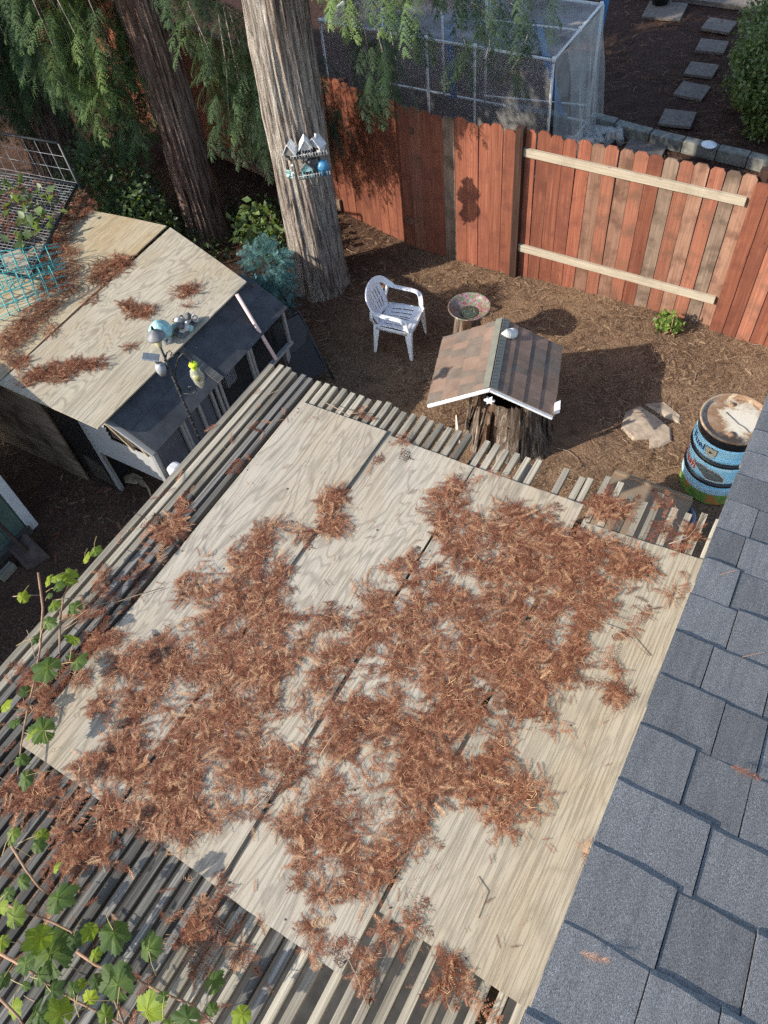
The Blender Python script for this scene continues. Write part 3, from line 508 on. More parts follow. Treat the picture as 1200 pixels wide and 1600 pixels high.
# bay right of the dark post: boards behind the rails
kinds = [PR, PR, PR, PR, PR, PT, PH, PT, PH, PR, PG, PH, PT, PH, PG, PT]
for i, k in enumerate(kinds): picket(-0.525 + i * 0.1445, 7.215, k, 0.99)
for i in range(9): picket(1.775 + i * 0.146, 7.145 - i * .004, (PR, PR, PH, PR, PR, PT, PR, PR, PH)[i], 0.98, -.03)
for i in range(8): picket(-0.73 - i * 0.142, 7.17, (PR, PR, PR, PR, PR, PG, PR, PR)[i], (0.985, 1.0, .985, .98, .99, .985, .985, .99)[i])
ang = math.atan2(0.92, -4.4); 
for i in range(64):
    d = i * 0.1435; x = -1.88 - d * math.cos(0.2); y = 7.19 + d * math.sin(0.2) * (1 if x < -2.1 else .4)
    picket(x, y, PR if q.random() < .93 else PH, 0.99, -0.2 if x < -2.1 else -.05)
def post(x, y, h=1.82, m=post_m): MB().box((x, y, h / 2 - .02), (0.085, 0.085, h)).build('post', [m], fence, bevel=.004)
post(-0.612, 7.17); post(1.75, 7.28); post(-3.0, 7.55, 1.75)
for z in (1.525, 0.37):
    MB().box((0.525, 7.182, z), (2.30, 0.038, 0.086), Euler((0, .012, 0)).to_matrix()).build('rail', [rail_m], fence, bevel=.003)
for z in (1.5, 0.35): MB().box((-1.35, 7.205, z), (1.4, 0.038, 0.086)).build('rail', [fence_tan], fence)
MB().bar((-3.2, 7.42, 0.12), (-6.6, 8.1, 0.12), 0.03, 0.16).build('kickboard', [fence_grey], fence)

# ================================================================ redwood trees
def trunk_bm(X, Y, r0, r1, H, flare, seed, lean=(0, 0), nr=250, nz=120):
    rs = np.random.RandomState(seed); th = np.linspace(0, 2 * np.pi, nr, endpoint=False); zz = np.linspace(-0.15, H, nz) ** 1.0
    TH, ZZ = np.meshgrid(th, zz, indexing='ij'); t = np.clip(ZZ / H, 0, 1)
    rad = r0 + (r1 - r0) * t + flare * np.exp(-np.clip(ZZ, 0, None) / 0.28) * (0.75 + 0.35 * np.sin(TH * 5 + seed) * np.cos(TH * 2))
    # stringy vertical furrows drifting slowly round the trunk
    tw = TH + 0.06 * np.sin(ZZ * 1.3 + seed) + 0.05 * ZZ
    def fur(k, zs, sd):
        P = np.stack([(np.cos(tw) * k * .5 + 40), np.sin(tw) * k * .5 + 40 + ZZ * zs], -1); return 1 - np.abs(vnoise(P, 1.0, sd) * 2 - 1)
    f = fur(14, .55, seed) * .6 + fur(24, 1.6, seed + 1) * .4
    rad = rad + (np.clip(f, .2, 1) ** 1.3 - .5) * 0.048 * (r0 / .3)
    V = np.stack([X + lean[0] * t + rad * np.cos(TH), Y + lean[1] * t + rad * np.sin(TH), ZZ], -1).reshape(-1, 3)
    id_ = np.arange(nr * nz).reshape(nr, nz); a = id_; b2 = np.roll(id_, -1, 0)
    Q = np.stack([a[:, :-1], b2[:, :-1], b2[:, 1:], a[:, 1:]], -1).reshape(-1, 4)
    return V, np.concatenate([Q[:, [0, 1, 2]], Q[:, [0, 2, 3]]])
def spray_tmp(seed, n=13, bl=0.30, bw=0.05, droop=0.28, ang=0.95):
    q = np.random.RandomState(seed); V = []; T = []
    def dia(p, d, L, w, s):
        b_ = len(V); d = d / np.linalg.norm(d); u = np.cross([0, 0, 1.], d); u /= np.linalg.norm(u) + 1e-9
        V.extend([p, p + d * L * .45 + u * w, p + d * L + np.array([0, 0, -.12 * L]), p + d * L * .45 - u * w]); T.extend([(b_, b_ + 1, b_ + 2), (b_, b_ + 2, b_ + 3)])
    pt = lambda t: np.array([t, .04 * np.sin(3 * t + seed), -droop * t * t])
    for i in range(n):
        t = 0.05 + 0.93 * i / (n - 1); L = bl * (0.35 + .75 * np.sin(np.pi * min(1, .18 + t * .86)) ** .8)
        for s in (-1, 1):
            a = ang * s * q.uniform(.85, 1.15) * (1 - .35 * t); dz = q.uniform(-.35, .05)
            dia(pt(t), np.array([np.cos(a), np.sin(a), dz]), L * q.uniform(.8, 1.15), bw * q.uniform(.8, 1.2), s)
    dia(pt(.9), np.array([1, 0, -.4]), bl * .6, bw * .8, 1)
    for i in range(4):
        dia(pt(i / 4), pt((i + 1) / 4 + .02) - pt(i / 4), .27, .008, 1)
    return np.array(V), np.array(T)
SPR = [spray_tmp(i) for i in range(4)]
def fine_tmp(seed):
    """a spray whose side twigs carry needles of their own, for boughs near enough to read"""
    q = np.random.RandomState(seed); V = []; T = []
    for i in range(9):
        t = .05 + .92 * i / 8 + q.uniform(-.03, .03); L = .40 * (.4 + .7 * np.sin(np.pi * min(1, .2 + t * .82))) * q.uniform(.55, 1.15)
        for s in (-1, 1):
            a = s * q.uniform(.55, 1.15) * (1 - .3 * t); o = np.array([t, .03 * np.sin(3 * t + seed), -.28 * t * t]); d = np.array([np.cos(a), np.sin(a), q.uniform(-.4, .0)])
            side = np.array([-d[1], d[0], 0]) / np.hypot(d[0], d[1])
            for k in range(6):
                u = (k + .5) / 6; p = o + d * L * u + np.array([0, 0, -.1 * u * u])
                for s2 in (-1, 1):
                    nl = .068 * (1.1 - .5 * u); nd = (d * .75 + side * s2 * .85 + np.array([0, 0, q.uniform(-.25, .15)])); nd /= np.linalg.norm(nd)
                    b_ = len(V); w = np.cross(nd, [0, 0, 1.]); w = w / (np.linalg.norm(w) + 1e-9) * .0125
                    V.extend([p - w, p + w, p + nd * nl]); T.append((b_, b_ + 1, b_ + 2))
            b_ = len(V); w = side * .006; V.extend([o - w, o + w, o + d * L]); T.append((b_, b_ + 1, b_ + 2))
    return np.array(V), np.array(T)
FINE = [fine_tmp(i) for i in range(4)]
class Crown:
    def __init__(s, seed): s.q = np.random.RandomState(seed); s.X = []; s.U = []; s.P = []; s.S = []; s.W = []; s.Tn = []; s.limbs = MB()
    def bough(s, a, b, n=24, size=0.34, sag=0.25, tint=0.45, r=0.02, spread=1.0, coarse=False):
        a = np.array(a, float); b = np.array(b, float); q = s.q; d = b - a; L = np.linalg.norm(d); pts = []
        f = lambda t: a + d * t + np.array([0, 0, sag * (4 * t * (1 - t)) * .5 + sag * .5 * t * (1 - t)])
        for i in range(7): pts.append(f(i / 6))
        s.limbs.tube(pts, [r * .6 * (1.15 - .95 * i / 6) for i in range(7)], 5)
        for i in range(n):
            t = 0.12 + 0.9 * (i + q.rand()) / n; t = min(t, 1.0); p = f(t); tg = f(min(1, t + .05)) - f(t - .05); tg /= np.linalg.norm(tg)
            side = np.cross(tg, [0, 0, 1.]); side /= np.linalg.norm(side) + 1e-9; sg = 1 if i % 2 else -1
            dr = tg * q.uniform(.25, .9) + side * sg * q.uniform(.35, 1.0) * spread + np.array([0, 0, -q.uniform(.25, 1.0)])
            s.X.append(dr); s.U.append(np.array([q.uniform(-.35, .35), q.uniform(-.35, .35), 1.])); s.P.append(p + q.uniform(-.04, .04, 3))
            s.S.append(size * q.uniform(.65, 1.2)); s.W.append(q.randint(4) + (4 if coarse else 0)); s.Tn.append(np.clip(tint + q.normal(0, .16), 0, 1))
    def hang(s, top, L, n=20, size=.3, tint=.45, w=.15):
        """a hanging curtain-like branch"""
        q = s.q; top = np.array(top, float)
        tip = top + np.array([q.uniform(-.12, .12), q.uniform(-.12, .12), -L]); s.limbs.tube([top, (top + tip) / 2 + np.array([.03, 0, 0]), tip], [.006, .004, .002], 4)
        for i in range(n):
            t = (i + q.rand()) / n; p = top + (tip - top) * t + q.uniform(-w, w, 3) * np.array([1, 1, .3]) * (1 - .5 * t); az = q.uniform(0, 6.283)
            s.X.append(np.array([np.cos(az) * .85, np.sin(az) * .85, -q.uniform(.3, 1.0)])); s.U.append(np.array([np.cos(az) * .4 + q.uniform(-.4, .4), np.sin(az) * .4 + q.uniform(-.4, .4), 1.0])); s.P.append(p)
            s.S.append(size * q.uniform(.6, 1.15)); s.W.append(q.randint(4)); s.Tn.append(np.clip(tint + q.normal(0, .15), 0, 1))
    def build(s, parent, tm, mat=None):
        F = frames(np.array(s.X), np.array(s.U), np.array(s.S)); m = np.concatenate([F, np.array(s.P)[:, :, None]], 2)
        V, T, tn = scatter(tm, m, np.array(s.W), np.array(s.Tn)); 
        o = bulk('crown', V, T, mat or leaf_m, parent, tn); o['kind'] = 'stuff'
        if s.limbs.V: s.limbs.build('limbs', [bark_m], parent)['kind'] = 'stuff'
def high(cr, X, Y, z0, z1, n, Lmax, tint=.42):
    for i in range(n):
        z = z0 + (z1 - z0) * i / n; az = i * 2.4 + cr.q.uniform(-.3, .3)
        if math.cos(az) * .66 - math.sin(az) * .75 > -.05: az += math.pi
        L = Lmax * (1 - .45 * i / n) * cr.q.uniform(.75, 1.1)
        cr.bough((X, Y, z), (X + L * math.cos(az), Y + L * math.sin(az), z - .25 * L), 40, .62, .3, tint, .03, coarse=True)
TREE = [((-2.70, 6.11), .305, .268, 9.0, .075, 4, (.16, .12), 'redwood in front of the fence with pale bark carrying a toy village'),
        ((-4.60, 6.34), .250, .235, 9.0, .075, 8, (.10, .08), 'dark barked redwood between plywood coop roof and the fence'),
        ((-7.72, 6.80), .36, .30, 8.0, .14, 15, (0, 0), 'redwood in deep shade behind the wire pen at far left')]
trees = []
for (xy, r0_, r1_, H, fl, sd, ln, lb) in TREE:
    t = thing('redwood_tree', lb, 'tree', (xy[0], xy[1], 0), 'redwoods along the fence'); trees.append(t)
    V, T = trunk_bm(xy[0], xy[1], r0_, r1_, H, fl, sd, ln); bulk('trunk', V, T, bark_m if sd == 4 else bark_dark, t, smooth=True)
# crown of the pale tree: boughs over the fence to the right, in front of the netted frame
c1 = Crown(1)
for a, b_, n, tn in [((-2.5, 6.2, 3.7), (-1.55, 5.75, 3.38), 34, .95), ((-2.5, 6.3, 3.75), (-1.2, 6.2, 3.38), 30, .85), ((-2.5, 6.3, 3.6), (-1.75, 6.0, 3.28), 24, .8), ((-2.45, 6.3, 3.8), (-0.55, 6.35, 3.12), 34, .30), ((-2.4, 6.3, 3.9), (-0.15, 6.1, 3.30), 34, .22),
        ((-2.4, 6.4, 3.6), (-0.45, 6.75, 2.95), 30, .2), ((-2.5, 6.3, 3.5), (-1.35, 6.7, 2.75), 26, .25), ((-2.7, 6.2, 3.9), (-3.1, 5.75, 3.4), 20, .3), ((-2.3, 6.3, 4.0), (0.1, 5.8, 3.6), 34, .3), ((-2.4, 6.2, 3.95), (-1.0, 5.6, 3.5), 30, .7)]:
    c1.bough(a, b_, n, .28, .2, tn)
for p, L, n, tn in [((-1.98, 6.55, 2.85), .8, 34, .2), ((-1.85, 6.6, 2.8), .75, 34, .25), ((-1.75, 6.65, 2.75), .55, 26, .2), ((-2.1, 6.6, 2.75), .7, 24, .15), ((-1.80, 6.5, 2.8), .65, 26, .3), ((-0.75, 6.7, 2.95), .35, 14, .2), ((-1.05, 6.75, 2.8), .4, 14, .2), ((-0.4, 6.7, 2.9), .3, 12, .2)]:
    c1.hang(p, L, n, .23, tn, .12)
high(c1, -2.6, 6.2, 4.3, 8.6, 30, 2.6); c1.build(trees[0], FINE + SPR)
# crown of the dark tree
c2 = Crown(2)
for p, L, n, tn in [((-4.75, 5.65, 3.0), 1.15, 34, .85), ((-4.55, 5.5, 3.15), .95, 34, .95), ((-5.1, 5.7, 2.85), 1.0, 30, .7), ((-4.95, 5.9, 2.6), 1.2, 32, .55), ((-5.35, 5.8, 2.7), 1.0, 28, .5), ((-5.6, 5.9, 2.8), 1.1, 28, .4), ((-5.9, 6.1, 2.6), 1.0, 28, .45), ((-5.0, 5.4, 3.2), .9, 28, .75), ((-5.5, 5.5, 3.0), .8, 26, .6), ((-4.35, 5.7, 3.1), .8, 24, .7), ((-4.7, 6.0, 2.3), .8, 26, .45), ((-5.2, 6.1, 2.1), .7, 20, .35),
        ((-3.9, 6.1, 2.9), 1.1, 30, .4), ((-3.7, 6.3, 2.6), 1.1, 30, .3), ((-3.6, 6.2, 2.95), 1.2, 30, .35), ((-3.4, 6.5, 2.5), 1.0, 28, .25), ((-3.9, 6.5, 2.3), 1.0, 28, .3), ((-3.3, 6.3, 2.9), 1.1, 28, .25), ((-3.75, 5.9, 3.1), .9, 26, .35), ((-4.0, 6.7, 2.0), .8, 22, .3), ((-3.25, 6.7, 2.2), .8, 22, .2), ((-3.5, 6.8, 1.7), .6, 18, .3)]:
    p = (p[0] + (.28 if p[0] > -4.1 else -.22 if p[0] > -4.8 else 0), p[1], p[2])
    c2.hang(p, L, n, .28, tn, .16)
    c2.hang((p[0] + c2.q.uniform(.05, .35) * (1 if p[0] > -4.1 else -1.3), p[1] + c2.q.uniform(.0, .35), p[2] + c2.q.uniform(-.3, .15)), L, int(n * 1.15), .28, tn - .12, .24)
for k in range(16):
    c2.bough((-4.9 - .15 * k, 6.6, 2.6 + .05 * (k % 5)), (-5.0 - .16 * k, 6.0 + .25 * (k % 3), 1.5 + .22 * (k % 6)), 16, .32, .2, .38)
for a, b_, n, tn in [((-4.6, 6.3, 3.6), (-5.3, 5.3, 3.2), 26, .7), ((-4.6, 6.3, 3.4), (-5.6, 5.6, 2.95), 28, .55), ((-4.6, 6.3, 3.2), (-5.9, 6.1, 2.6), 26, .4), ((-4.5, 6.3, 3.4), (-3.4, 6.2, 3.0), 30, .3), ((-4.5, 6.4, 3.0), (-3.3, 6.6, 2.6), 26, .25), ((-4.5, 6.4, 3.6), (-3.5, 5.7, 3.3), 26, .35), ((-4.6, 6.3, 2.4), (-5.3, 5.9, 1.7), 18, .45), ((-4.7, 6.3, 1.9), (-5.2, 5.9, 1.4), 12, .5)]:
    c2.bough(a, b_, n, .32, .2, tn)
high(c2, -4.5, 6.4, 3.7, 8.4, 44, 2.6); c2.build(trees[1], FINE + SPR)
c3 = Crown(3)
for p, L, n, tn in [((-6.6, 6.0, 2.7), 1.2, 30, .45), ((-6.9, 5.8, 2.6), 1.2, 30, .4), ((-6.3, 6.2, 2.4), .9, 26, .4), ((-7.2, 5.7, 2.4), 1.2, 30, .35), ((-6.7, 5.6, 2.9), 1.0, 26, .55), ((-7.4, 5.4, 2.3), 1.2, 28, .35), ((-6.4, 5.4, 3.1), .8, 22, .5), ((-7.0, 5.2, 2.8), .9, 22, .45)]:
    c3.hang(p, L, n, .32, tn, .2)
    c3.hang((p[0] - c3.q.uniform(-.4, .4), p[1] + c3.q.uniform(.1, .6), p[2] + c3.q.uniform(-.5, .1)), L, n, .32, tn - .1, .25)
for i in range(9):
    az = i * .7; c3.bough((-7.7, 6.8, 2.6 + .1 * i), (-7.7 + 1.6 * math.cos(az), 6.8 + 1.6 * math.sin(az), 2.2 + .1 * i), 22, .36, .2, .35)
high(c3, -7.7, 6.8, 3.2, 7.6, 34, 2.6); c3.build(trees[2], FINE + SPR)
# an unseen fourth redwood added beyond the left edge to shade fence and trunks
V, T = trunk_bm(-9.0, 3.2, .3, .25, 8, .1, 33, (0, 0), 40, 40)
t4 = thing('redwood_tree', 'unseen redwood added beyond the left edge to cast shade', 'tree', (-9.0, 3.2, 0), 'redwoods along the fence'); bulk('trunk', V, T, bark_m, t4, smooth=True)
c4 = Crown(7)
for i in range(44):
    az = i * 2.4; z = 1.6 + i * .105; c4.bough((-9.0, 3.2, z), (-9.0 + 1.45 * math.cos(az), 3.2 + 1.45 * math.sin(az), z - .35), 40, .6, .25, .35, coarse=True)
c4.build(t4, FINE + SPR)

# ---- leafy plants
def leafblob(name, label, cat, boxes, n, size, mat, seed, stems=True, thinz=.8, loc=None, group=None):
    """plant of many small leaves filling irregular ellipsoids, with stems"""
    q = np.random.RandomState(seed); c0 = boxes[0][0]; t = thing(name, label, cat, loc or (c0[0], c0[1], 0), group)
    tv = np.array([[0, 0, 0], [.45, .32, .05], [1, 0, -.12], [.45, -.32, .05]]); tt = np.array([[0, 1, 2], [0, 2, 3]])
    P = []; 
    for (c, r, w) in boxes:
        m = int(n * w); d = q.normal(size=(m, 3)); d /= np.linalg.norm(d, axis=1, keepdims=True); rad = q.uniform(.35, 1.0, m) ** .5 * (.78 + .4 * vnoise(np.stack([np.arctan2(d[:, 1], d[:, 0]) * 2 + 9, d[:, 2] * 3 + 9], -1), 1.0, seed))
        P.append(np.array(c) + d * rad[:, None] * np.array(r))
    P = np.concatenate(P); P = P[P[:, 2] > .02]; m = len(P); X = q.normal(size=(m, 3)); U = q.normal(size=(m, 3)) * .6 + np.array([0, 0, 1.]); S = size * q.uniform(.6, 1.3, m)
    tn = np.clip(q.normal(.5, .22, m), 0, 1); mm = np.concatenate([frames(X, U, S), P[:, :, None]], 2)
    V, T, tn = scatter([(tv, tt)], mm, np.zeros(m, int), tn); o = bulk('foliage', V, T, mat, t, tn); o['kind'] = 'stuff'
    if stems:
        mb = MB()
        for k in range(9):
            i = q.randint(m); c = np.array(boxes[q.randint(len(boxes))][0]); b_ = np.array([c[0] + q.uniform(-.08, .08), c[1] + q.uniform(-.08, .08), 0]); mb.tube([b_, (b_ + P[i]) / 2 + q.uniform(-.05, .05, 3), P[i]], [.012, .008, .004], 5)
        mb.build('stems', [stem_m], t)['kind'] = 'stuff'
    return t
leafblob('hedge', 'clipped green hedge at the right edge beyond the fence', 'hedge', [((1.35, 11.45, .62), (.80, .70, .70), .45), ((1.35, 12.7, .62), (1.0, 1.1, .70), .4), ((2.4, 11.6, .6), (.9, .8, .65), .15)], 34000, .062, hedge_m, 4)
leafblob('shrub', 'dark ivy covered shrub behind the coop at left', 'shrub', [((-5.85, 6.0, .55), (.75, .6, .75), .6), ((-5.2, 5.75, .4), (.6, .4, .5), .4)], 3600, .085, ivy_m, 6)
leafblob('ground_ivy', 'low ivy on the shady ground round the dark redwood', 'ivy', [((-4.9, 6.0, .08), (.9, .5, .2), .5), ((-3.9, 6.8, .06), (.8, .5, .16), .5)], 1600, .07, ivy_m, 8, False)
leafblob('ivy_clump', 'pale ivy clump between the blue green bush and the pale redwood', 'ivy', [((-3.75, 6.35, .32), (.36, .3, .34), .6), ((-3.45, 6.2, .30), (.25, .2, .30), .4)], 420, .105, tinted('pale ivy leaves', [(0.0, (0.03, 0.055, 0.02)), (0.5, (0.10, 0.16, 0.055)), (1.0, (0.26, 0.31, 0.12))], .5, .4, .25), 9)
leafblob('weed', 'small bright green weed at the foot of the fence', 'weed', [((1.31, 6.95, .10), (.15, .10, .15), 1)], 260, .055, tinted('weed leaves', [(0, (.07, .13, .02)), (1, (.22, .33, .07))], .5, .4, .3), 10)
# blue-green bushy conifer hanging over the coop's corner
spr = thing('bush', 'blue green needled bush at the coop corner beside the trunk', 'bush', (-2.35, 4.85, 0))
q = np.random.RandomState(12); m = 620; d = q.normal(size=(m, 3)); d /= np.linalg.norm(d, axis=1, keepdims=True); d[:, 2] *= 1
Pn = np.array([-2.33, 4.86, 1.20]) + d * np.array([.27, .27, .27]) * q.uniform(.45, .95, (m, 1)); Pn2 = np.array([-2.24, 4.85, .95]) + d[:240] * np.array([.22, .22, .24]) * q.uniform(.4, .95, (240, 1)); dd = np.concatenate([d, d[:240]])
mm = np.concatenate([frames(dd + q.normal(0, .6, (m + 240, 3)) + np.array([0, 0, -.15]), q.normal(size=(m + 240, 3)) + np.array([0, 0, .6]), .10 * q.uniform(.6, 1.2, m + 240)), np.concatenate([Pn, Pn2])[:, :, None]], 2)
V, T, tn = scatter(FINE, mm, q.randint(0, 4, m + 240), np.clip(q.normal(.5, .2, m + 240), 0, 1)); bulk('foliage', V, T, spruce_m, spr, tn)['kind'] = 'stuff'
MB().tube([(-2.45, 4.95, 0), (-2.42, 4.9, .5), (-2.28, 4.80, 1.2)], [.03, .025, .015], 8).build('stem', [bark_m], spr)
# ================================================================ coop at the left with plywood roof and black lower roof
coop = thing('coop', 'low coop with two plywood roof sheets and black lower roof', 'coop', (-3.0, 3.6, 0))
def coop_sheet(poly, th, m, name='roof_sheet'):
    o = sheet(name, [(p[0], p[1]) for p in poly], 0, th, m, '', '')
    return o
def tilt_sheet(P, th, m, label=None):
    """plywood roof sheet through four 3d corners"""
    cen = sum((Vector(p) for p in P), Vector()) / 4; mb = MB(); n = 10; a, bq, cq, d = [Vector(p) for p in P]; V = []; q = random.Random(len(P) + int(a.x * 100))
    for j in range(n + 1):
        for i in range(n + 1):
            u, w = i / n, j / n; V.append((a * (1 - u) + bq * u) * (1 - w) + (d * (1 - u) + cq * u) * w + Vector((0, 0, .012 * math.sin(math.pi * u) * math.sin(2 * w + .4))))
    F = [(j * (n + 1) + i, j * (n + 1) + i + 1, (j + 1) * (n + 1) + i + 1, (j + 1) * (n + 1) + i) for j in range(n) for i in range(n)]
    k = len(V); V += [v - Vector((0, 0, th)) for v in V]; F += [tuple(x + k for x in reversed(f)) for f in F]
    bd = [i for i in range(n)] + [i * (n + 1) + n for i in range(n)] + [n * (n + 1) + n - i for i in range(n)] + [(n - i) * (n + 1) for i in range(n)]
    for s in range(len(bd)): s2 = (s + 1) % len(bd); F.append((bd[s2], bd[s], bd[s] + k, bd[s2] + k))
    me = mb.add(V, F).mesh('roof_sheet', cen); me.materials.append(m)
    o = link('roof_sheet', me, coop, None, label); o.location = cen - ORG[coop.name]; return o
tilt_sheet([(-3.45, 2.32, 1.40), (-2.26, 2.325, 1.375), (-2.218, 4.425, 1.375), (-3.47, 4.80, 1.40)], .014, ply_roof, 'grey weathered front roof sheet')
tilt_sheet([(-4.75, 2.25, 1.375), (-3.50, 2.30, 1.372), (-3.545, 4.82, 1.385), (-4.64, 4.71, 1.375)], .014, ply_tan, 'tan rear roof sheet half buried in litter')
# black lower roof, three courses of roll roofing and a batten
def low(y0, y1, s0, s1, lift): # s: 0 top .. 1 eave
    A = Vector((-2.36, 0, 1.375 - .02)); Bv = Vector((-1.885, 0, 1.075)); n = (Bv - A).cross(Vector((0, 1, 0))).normalized() * -1
    n = Vector((.53, 0, .848)); p = lambda s, y: A + (Bv - A) * s + n * lift + Vector((0, y, 0))
    return [p(s0, y0), p(s1, y0), p(s1, y1), p(s0, y1)], -n * .010
for s0, s1, l in ((0, .52, .0), (.50, 1.0, .006)):
    for y0, y1 in ((2.49, 3.45), (3.453, 4.545)):
        P, dz = low(y0, y1, s0, s1, l + (.0005 if y0 > 3 else 0)); MB().prism(P, dz).build('roofing_strip', [black_sh], coop)
P, dz = low(3.40, 3.48, .0, 1.0, .016); MB().prism(P, dz).build('batten', [slat_grey], coop)
# end wall: lap siding with an empty window opening
endw = MB(); yq = 2.50
for k in range(13):
    z = .62 + k * .055; xr = -1.935 - max(0, (z + .055 - 1.03)) * 1.55; xl = -2.80
    if z > .93 and z < 1.22:
        for a, b_ in ((xl, -2.47), (-2.47, xr)):
            if a == xl and b_ > a: MB().prism([(a, yq - .012, z), (b_, yq - .012, z), (b_, yq + .004, z + .035), (a, yq + .004, z + .035)], (0, .006, 0)).build('siding_board', [vinyl], coop)
            elif z > 1.16: MB().prism([(a, yq - .012, z), (max(b_, a + .05), yq - .012, z), (max(b_ - .05, a + .02), yq - .002, z + .045), (a, yq - .002, z + .045)], (0, .012, 0)).build('siding_board', [vinyl], coop)
    else:
        MB().prism([(xl, yq - .012, z), (xr, yq - .012, z), (xr, yq + .004, z + .035), (xl, yq + .004, z + .035)], (0, .006, 0)).build('siding_board', [vinyl], coop)
MB().prism([(-2.47, yq + .02, .95), (-1.96, yq + .02, .95), (-1.98, yq + .02, 1.08), (-2.35, yq + .02, 1.30), (-2.47, yq + .02, 1.30)], (0, .006, 0)).build('window_pane', [flat('brown tinted pane', (.10, .075, .06), .25, .6, .3, 4)], coop)
w = MB(); w.bar((-2.46, yq - .01, 1.28), (-2.18, yq - .01, .95), .02, .02, (0, 1, 0)); w.build('window_bar', [tan_m], coop)
w = MB(); w.bar((-2.08, yq - .01, 1.08), (-2.02, yq - .01, .95), .018, .018, (0, 1, 0)); w.build('window_bar', [tan_m], coop)
MB().bar((-2.42, yq - .022, 1.33), (-1.90, yq - .022, 1.055), .03, .05, (0, 1, 0)).build('rake_trim', [vinyl], coop)
MB().box((-1.935, yq - .012, .83), (.05, .03, .42)).build('corner_board', [vinyl], coop, bevel=.003)
MB().box((-2.82, yq + .01, .66), (.055, .04, 1.36)).build('corner_board', [vinyl], coop, bevel=.003)
# front wall: posts, dusty panels, screens
fx = -1.945
for y0, y1, m in ((2.53, 2.86, screen_m), (2.93, 3.12, screen_m), (3.165, 3.30, screen_m)): MB().box((fx - .02, (y0 + y1) / 2, .83), (.008, y1 - y0, .42)).build('window_panel', [m], coop)
for y in (2.515, 2.88, 2.915, 3.14, 3.325, 3.40, 3.455, 3.915, 3.955, 4.52): MB().box((fx, y, .835), (.03, .03, .43)).build('window_post', [frame_m], coop, bevel=.003)
MB().box((fx + .004, 3.52, .615), (.05, 2.05, .035)).build('sill', [frame_m], coop, bevel=.004)
def grid(name, o, ux, uy, nx, ny, r, m, parent, n=3):
    mb = MB(); o = Vector(o); ux = Vector(ux); uy = Vector(uy)
    for i in range(nx + 1): mb.tube([o + ux * (i / nx), o + ux * (i / nx) + uy], r, n, False)
    for j in range(ny + 1): mb.tube([o + uy * (j / ny), o + uy * (j / ny) + ux], r, n, False)
    b_ = mb.build(name, [m], parent); return b_
for y0, y1 in ((3.47, 3.90), (3.97, 4.50)):
    grid('screen', (fx - .02, y0, .63), (0, y1 - y0, 0), (0, 0, .42), int((y1 - y0) / .022), 19, .0022, black_m, coop)['kind'] = 'stuff'
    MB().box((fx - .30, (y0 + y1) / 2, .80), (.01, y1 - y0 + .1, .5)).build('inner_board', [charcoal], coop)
MB().box((fx - .22, 3.75, .78), (.14, .16, .24)).build('feed_tin', [grey_m], coop, bevel=.01)
MB().box((-2.42, 3.5, .60), (.95, 2.0, .02)).build('floor', [beam_m], coop)
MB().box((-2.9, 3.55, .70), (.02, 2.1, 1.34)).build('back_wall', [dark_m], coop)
MB().box((-2.55, 4.49, .95), (.7, .02, .68)).build('end_board', [beam_m], coop)
for x_, y_ in ((-1.97, 2.56), (-1.97, 4.45), (-2.8, 4.45)): MB().box((x_, y_, .30), (.06, .06, .62)).build('leg', [frame_m], coop)
MB().prism([(-3.19, 2.43, 0), (-3.19, 2.43, 1.36), (-5.4, 2.43, 1.36), (-5.4, 2.43, 0)], (0, .016, 0)).build('side_panel', [wood('stained side plywood', [(0.3, (.07, .05, .035)), (.5, (.16, .12, .085)), (.75, (.25, .20, .15))], (2.2, 2.2, 26), (.06, .042, .03), .4)], coop)
grid('mesh_panel', (-3.17, 2.47, .05), (.33, 0, 0), (0, 0, 1.28), 12, 44, .002, black_m, coop)['kind'] = 'stuff'
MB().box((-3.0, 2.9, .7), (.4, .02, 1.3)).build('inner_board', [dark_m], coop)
MB().prism([(-3.17, 2.50, .02), (-2.86, 2.50, .02), (-2.86, 2.51, .16), (-2.95, 2.51, .27), (-3.12, 2.51, .34), (-3.17, 2.51, .34)], (0, .015, 0)).build('kick_panel', [beam_m], coop)
MB().box((-3.6, 4.55, .68), (1.7, .02, 1.3)).build('end_board', [beam_m], coop)

# wire pen panels left of the coop
def pen(name, label, P, nx, ny, r=.016):
    cen = sum((Vector(p) for p in P), Vector()) / 4; t = thing(name, label, 'wire panel', cen, 'black wire pen panels')
    for i in range(4): MB().tube([P[i], P[(i + 1) % 4]], r, 8).build('rail', [black_m], t)
    a, b_, c_, d = [Vector(p) for p in P]; mb = MB()
    for i in range(1, nx): u = i / nx; mb.tube([a.lerp(b_, u), d.lerp(c_, u)], .003, 3, False)
    for j in range(1, ny): u = j / ny; mb.tube([a.lerp(d, u), b_.lerp(c_, u)], .003, 3, False)
    mb.build('wire_mesh', [grey_m], t)['kind'] = 'stuff'; return t
pen('pen_panel', 'flat black wire pen roof strewn with brown litter and vine leaves', [(-6.3, 4.69, 1.5), (-4.85, 4.90, 1.5), (-4.20, 3.50, 1.47), (-5.6, 3.25, 1.47)], 26, 34)
pen('pen_panel', 'upright black wire pen panel behind the flat one', [(-6.3, 4.80, 1.93), (-4.93, 4.96, 1.93), (-4.86, 4.97, .1), (-6.3, 4.84, .1)], 8, 12)
MB_ = MB(); MB_.prism([(-4.75, 3.62, 1.485), (-4.42, 3.50, 1.485), (-4.30, 3.62, 1.485), (-4.62, 3.80, 1.485)], (0, 0, -.02)); tag(MB_.build('wood_offcut', [slat_pale]), 'short wood offcut lying on the wire pen by the teal cage', 'wood scrap')
